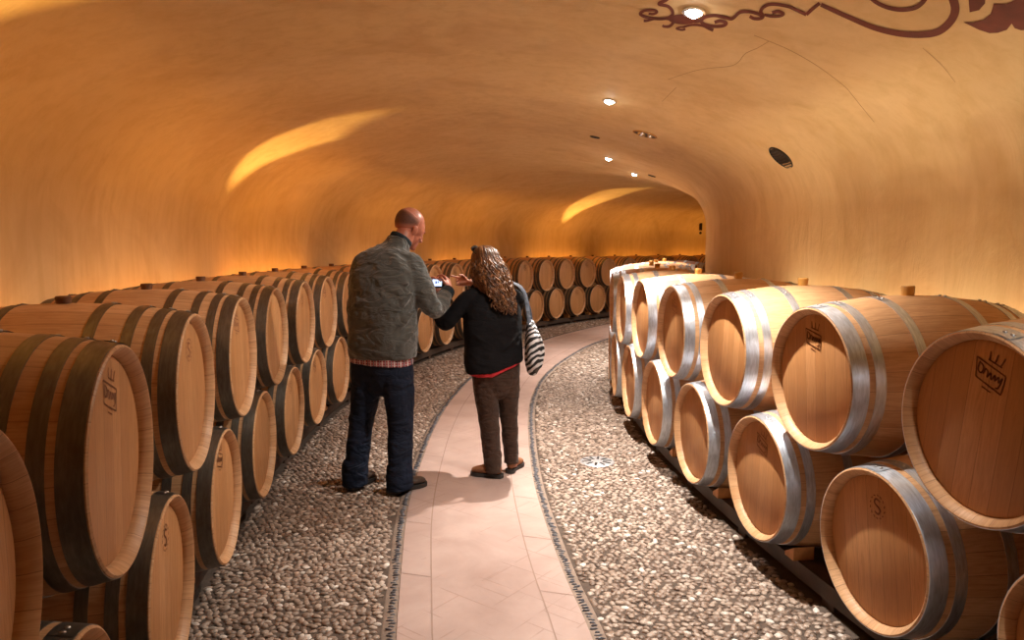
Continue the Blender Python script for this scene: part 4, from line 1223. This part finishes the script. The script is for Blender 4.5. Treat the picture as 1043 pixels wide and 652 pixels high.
def downlight(px, py, label, power, on=True, spot=105, r=0.052):
    loc, nor = on_vault(px, py)
    root = empty('recessed_downlight'); root.matrix_world = disc_frame(loc, nor)
    bm = bmesh.new(); add_lathe(bm, [(r * 0.72, 0.0), (r * 0.74, -0.012), (r, -0.010), (r * 1.04, 0.004), (r * 0.72, 0.03)], 32, 'Z')
    link('trim_ring', set_sharp(bm_mesh('trim_ring', bm)), M['chrome'], root)
    bm = bmesh.new(); add_lathe(bm, [(0, -0.030), (r * 0.30, -0.028), (r * 0.55, -0.020), (r * 0.70, -0.006), (r * 0.72, 0.004)], 24, 'Z')
    if on: link('lens', bm_mesh('lens', bm, True), M['lens'], root)
    tag(root, label, 'ceiling light', 'recessed downlights in the vault')
    if on:
        ld = bpy.data.lights.new('downlight_or_fill', 'SPOT'); ld.energy = power; ld.color = WARM
        ld.spot_size = math.radians(spot); ld.spot_blend = 1.0; ld.shadow_soft_size = 0.018
        lo = bpy.data.objects.new('downlight_or_fill', ld); COL.objects.link(lo)
        lo.location = loc + nor * 0.045
        skirt(lo.location, power * 0.40)
    return loc
# painted scrollwork on the vault: strokes and filled shapes laid on the plaster
def decal(name, strokes, polys, mat, off=0.0022, parent=None):
    bm = bmesh.new()
    def put(p):
        l, n = on_vault(p[0], p[1], off); return bm.verts.new(tuple(l))
    for pts, w0, w1 in strokes:
        C = catmull(np.array(pts, float), 7)
        T = np.gradient(C, axis=0); T /= (np.linalg.norm(T, axis=1)[:, None] + 1e-9); N = np.c_[-T[:, 1], T[:, 0]]
        prev = None; m = len(C)
        for i, (c, n) in enumerate(zip(C, N)):
            w = (w0 + (w1 - w0) * i / (m - 1)) / 2
            cur = (put(c - n * w), put(c + n * w))
            if prev: bm.faces.new((prev[0], prev[1], cur[1], cur[0]))
            prev = cur
    for pts in polys:
        b2 = bmesh.new()
        vs = [b2.verts.new((p[0], p[1], 0)) for p in pts]; b2.faces.new(vs)
        bmesh.ops.triangulate(b2, faces=b2.faces[:]); bmesh.ops.subdivide_edges(b2, edges=b2.edges[:], cuts=2, use_grid_fill=True)
        mp = {v: put((v.co.x, v.co.y)) for v in b2.verts}
        for f in b2.faces: bm.faces.new([mp[v] for v in f.verts])
        b2.free()
    o = link(name, bm_mesh(name, bm), mat, parent)
    return o
def a6(P): return [(640 + x / 5.215, y / 5.215) for x, y in P]
def a7(P): return [(820 + x / 4.677, y / 4.677) for x, y in P]
S_ = []
S_.append((a6([(240, -45), (205, -5), (162, 18), (212, 32), (236, 62), (222, 88), (170, 98), (100, 90), (64, 72), (88, 54), (138, 52), (152, 62), (132, 72), (108, 70)]), 3.6, 2.6))
S_.append((a6([(240, 100), (236, 122), (216, 138), (190, 138), (182, 132)]), 3.4, 2.4))
S_.append((a6([(225, 102), (180, 96), (140, 98), (100, 108), (82, 108)]), 2.0, 2.8))
S_.append((a6([(300, 142), (275, 142), (256, 150), (285, 157), (304, 152)]), 1.6, 2.2))
S_.append((a6([(290, 142), (340, 130), (395, 134), (430, 150), (452, 158)]), 2.0, 3.6))
S_.append((a6([(350, 112), (380, 108), (410, 88), (460, 80), (520, 92), (552, 97), (592, 64), (640, 60), (690, 72), (712, 84)]), 3.6, 3.2))
S_.append((a6([(380, 108), (410, 128), (460, 138), (505, 134), (520, 120), (490, 108), (458, 116)]), 3.4, 3.4))
S_.append((a6([(645, 84), (668, 96), (700, 96), (716, 84), (704, 56), (730, 28), (775, 20), (850, 32), (900, 54), (946, 75)]), 3.4, 3.6))
S_.append((a6([(946, 75), (980, 44), (1017, 14)]), 3.6, 3.6))
S_.append((a6([(722, 76), (760, 84), (806, 82), (824, 70), (795, 58), (764, 66)]), 2.8, 3.6))
S_.append((a7([(76, 20), (200, 76), (330, 130), (450, 158), (560, 163), (640, 146), (696, 96), (716, 40), (700, -30)]), 4.2, 9.5))
S_.append((a7([(290, -40), (330, 2), (390, 32), (460, 44), (530, 32), (572, -6), (580, -40)]), 4.0, 5.0))
OV = a6([(293 + 80 * math.cos(a), 100 + 27 * math.sin(a)) for a in np.linspace(0, 2 * PI, 20)[:-1]])
LEAF = a7([(755, 103), (800, 104), (850, 92), (885, 64), (900, 14), (960, 16), (1060, -30), (1075, 60), (1075, 140), (1030, 142), (1000, 132), (986, 110), (962, 140), (920, 154), (880, 156), (830, 140)])
TONG = a7([(778, -40), (782, 20), (785, 56), (830, 46), (858, 14), (862, -40)])
po = decal('ceiling_painting', S_, [OV, LEAF, TONG], M['paint'])
tag(po, 'dark red scrollwork painted on the pale vault around the brightest lamp', 'painting')
def a8(P): return [(590 + x / 2.302, y / 2.302) for x, y in P]
cr = bpy.data.objects['ceiling']
decal('plaster_crack', [(a8([(410, 82), (455, 100), (500, 120), (560, 155), (620, 200), (640, 222), (660, 247), (692, 286)]), 0.8, 0.6),
     (a8([(445, 96), (418, 112), (390, 125), (372, 146), (350, 155), (300, 160), (262, 168), (208, 186)]), 0.7, 0.5),
     (a8([(228, 204), (212, 220), (194, 238)]), 0.6, 0.5), (a8([(806, 112), (850, 152), (882, 192)]), 0.6, 0.5)], [], M['crack'], 0.0015, cr)

def round_fixture(name, px, py, r, label, cat, parts):
    loc, nor = on_vault(px, py)
    root = empty(name); root.matrix_world = disc_frame(loc, nor)
    for nm, prof, mat in parts(r):
        bm = bmesh.new(); add_lathe(bm, prof, 36, 'Z'); link(nm, set_sharp(bm_mesh(nm, bm)), mat, root)
    tag(root, label, cat)
    return root
def vent_parts(r):
    yield 'trim_ring', [(r * 0.90, -0.002), (r * 0.92, -0.010), (r, -0.008), (r * 1.01, 0.004)], M['black_metal']
    yield 'cover', [(0, -0.004), (r * 0.9, -0.002)], M['dark_recess']
vr = round_fixture('air_vent', 796, 160.5, 0.105, 'round dark grille set in the sloping plaster above the pale wall', 'vent', vent_parts)
bm = bmesh.new()
for k in range(-4, 5):
    x = k * 0.021; h = math.sqrt(max(0, 0.093 ** 2 - x * x))
    add_box(bm, (x, 0, -0.008), (0.006, 2 * h, 0.006))
link('grille', bm_mesh('grille', bm), M['black_metal'], vr)
def gimbal_parts(r):
    yield 'trim_ring', [(r * 0.90, 0.002), (r * 0.91, -0.009), (r, -0.008), (r * 1.02, 0.004)], M['brass']
    yield 'reflector', [(0, -0.001), (r * 0.55, -0.002), (r * 0.9, -0.004)], M['dark_recess']
gr_ = round_fixture('recessed_downlight', 657, 136.5, 0.105, 'unlit wide recessed ceiling lamp with a gold ring, beyond the middle lit lamp', 'ceiling light', gimbal_parts)
gr_['group'] = 'recessed downlights in the vault'
bm = bmesh.new(); add_lathe(bm, [(0, -0.03), (0.02, -0.028), (0.034, -0.012), (0.036, -0.003)], 20, 'Z', c=(-0.028, 0, 0)); link('bulb', bm_mesh('bulb', bm, True), M['chrome'], gr_)
bm = bmesh.new(); add_lathe(bm, [(0, -0.022), (0.014, -0.020), (0.022, -0.003)], 20, 'Z', c=(0.045, 0, 0)); link('bulb', bm_mesh('bulb', bm, True), M['chrome'], gr_)
def slot_parts(r):
    yield 'trim_ring', [(r * 0.86, 0.0), (r * 0.9, -0.008), (r, -0.006), (r * 1.02, 0.004)], M['dark_recess']
    yield 'reflector', [(0, -0.002), (r * 0.86, -0.002)], M['dark_recess']
u1 = round_fixture('recessed_downlight', 606, 139.5, 0.050, 'small unlit dark recessed lamp near the wide gold one, over the path', 'ceiling light', slot_parts)
u2 = round_fixture('recessed_downlight', 664, 179.0, 0.050, 'small unlit dark recessed lamp next to the farthest lit lamp', 'ceiling light', slot_parts)
for u in (u1, u2): u['group'] = 'recessed downlights in the vault'
loc, nor = on_vault(713.2, 229)
pn = empty('wall_panel', tuple(loc + nor * 0.02), math.atan2(nor.y, nor.x) + PI / 2)
tag(pn, 'small dark upright plate with a round button below it, on the far wall', 'panel')
bm = bmesh.new(); add_box(bm, (0, 0, 0), (0.10, 0.03, 0.27), None, 0.005); link('plate', bm_mesh('plate', bm), M['wedge_dark'] if 'wedge_dark' in M else M['bung_dark'], pn)
bm = bmesh.new(); add_box(bm, (0, -0.017, 0), (0.07, 0.006, 0.23), None, 0.002); link('cover', bm_mesh('cover', bm), M['dark_recess'], pn)
bm = bmesh.new(); add_lathe(bm, [(0, -0.02), (0.028, -0.02), (0.034, -0.012), (0.034, 0.015)], 20, 'Y', c=(0, 0, -0.20)); link('button', set_sharp(bm_mesh('button', bm)), M['dark_recess'], pn)
LAMPS = [((707, 11), 'brightest recessed ceiling lamp, beside the painted red scrollwork', 320),
         ((621, 102), 'lit recessed ceiling lamp above the middle of the cellar', 400),
         ((620, 161), 'small lit ceiling lamp past the vault edge, the nearer of two', 210),
         ((646.5, 177), 'small lit ceiling lamp past the vault edge, the farther of two', 290)]
for (px, py), lab, pw in LAMPS:
    l = downlight(px, py, lab, pw, spot=88)
# added fill spots with no fixtures: some near the camera, others round the bend
def fill_spot_at(x, y, power):
    loc, nor, i, d = BVH.ray_cast(Vector((x, y, 1.5)), Vector((0, 0, 1)))
    ld = bpy.data.lights.new('downlight_or_fill', 'SPOT'); ld.energy = power; ld.color = WARM
    ld.spot_size = math.radians(88); ld.spot_blend = 1.0; ld.shadow_soft_size = 0.018
    lo = bpy.data.objects.new('downlight_or_fill', ld); COL.objects.link(lo); lo.location = (loc.x, loc.y, loc.z - 0.05)
    if y > 5: skirt(lo.location, power * 0.4)
fill_spot_at(1.45, 1.3, 100)
fill_spot_at(0.1, -0.8, 50)
fill_spot_at(3.2, 12.6, 300)
fill_spot_at(4.8, 14.3, 300)

# amber wall washers standing behind the left barrels
def strip(side, s, off, z, length, power, col, tilt):
    p, t, _ = front(side, th_of(side, s)); o = outward(side, t)
    q = p + o * off
    ld = bpy.data.lights.new('wall_wash', 'AREA'); ld.shape = 'RECTANGLE'; ld.size = length; ld.size_y = 0.06
    ld.energy = power; ld.color = col; ld.spread = math.radians(150)
    lo = bpy.data.objects.new('wall_wash', ld); COL.objects.link(lo); lo.location = (q[0], q[1], z)
    d = Vector((o[0] * tilt, o[1] * tilt, 1.0))
    lo.rotation_euler = d.to_track_quat('-Z', 'Y').to_euler()
    # long side of the strip along the row
    zax = -d.normalized(); xax = Vector((t[0], t[1], 0)); xax = (xax - zax * xax.dot(zax)).normalized(); yax = zax.cross(xax)
    lo.rotation_euler = Matrix((xax, yax, zax)).transposed().to_euler()
    return lo
def beam(s, off, z, power, aim_in, cone, ratio, sway=0.0):
    p, t, _ = front('L', th_of('L', s)); o = outward('L', t)
    q = p + o * off
    ld = bpy.data.lights.new('amber_beam', 'SPOT'); ld.energy = power; ld.color = (1.0, 0.60, 0.17); ld.shadow_soft_size = 0.015
    ld.spot_size = math.radians(cone); ld.spot_blend = 0.55
    lo = bpy.data.objects.new('amber_beam', ld); COL.objects.link(lo); lo.location = (q[0], q[1], z)
    d = Vector((-o[0] * aim_in + t[0] * sway, -o[1] * aim_in + t[1] * sway, 1.0))
    zax = -d.normalized(); xax = Vector((t[0], t[1], 0)); xax = (xax - zax * xax.dot(zax)).normalized(); yax = zax.cross(xax)
    lo.rotation_euler = Matrix((xax, yax, zax)).transposed().to_euler(); lo.scale = (ratio, 1, 1)
AMB = (1.0, 0.42, 0.07)
for s, pw in ((-5.6, 2), (-3.2, 4), (-0.9, 6), (1.4, 10), (4.2, 6), (6.8, 7), (9.8, 9), (12.4, 7), (14.6, 8)):
    strip('L', s, 1.00, 0.95, 2.0, pw, AMB, 0.05)
for s, pw in ((-4.0, 5.5), (-2.0, 7.5)):  # added fill strips without fixtures, brightening the wall behind the inner row
    strip('R', s, 0.97, 0.95, 2.0, pw, (1.0, 0.84, 0.58), 0.0)
for s, pw in ((-3.7, 90), (0.4, 115), (10.0, 130)):
    beam(s, 1.03, 1.0, pw, 0.50, 58, 0.55)
sc.view_settings.exposure = 0.34


sc.view_settings.view_transform = 'Standard'
sc.view_settings.look = 'None'
sc.view_settings.gamma = 1
sc.view_settings.use_curve_mapping = False
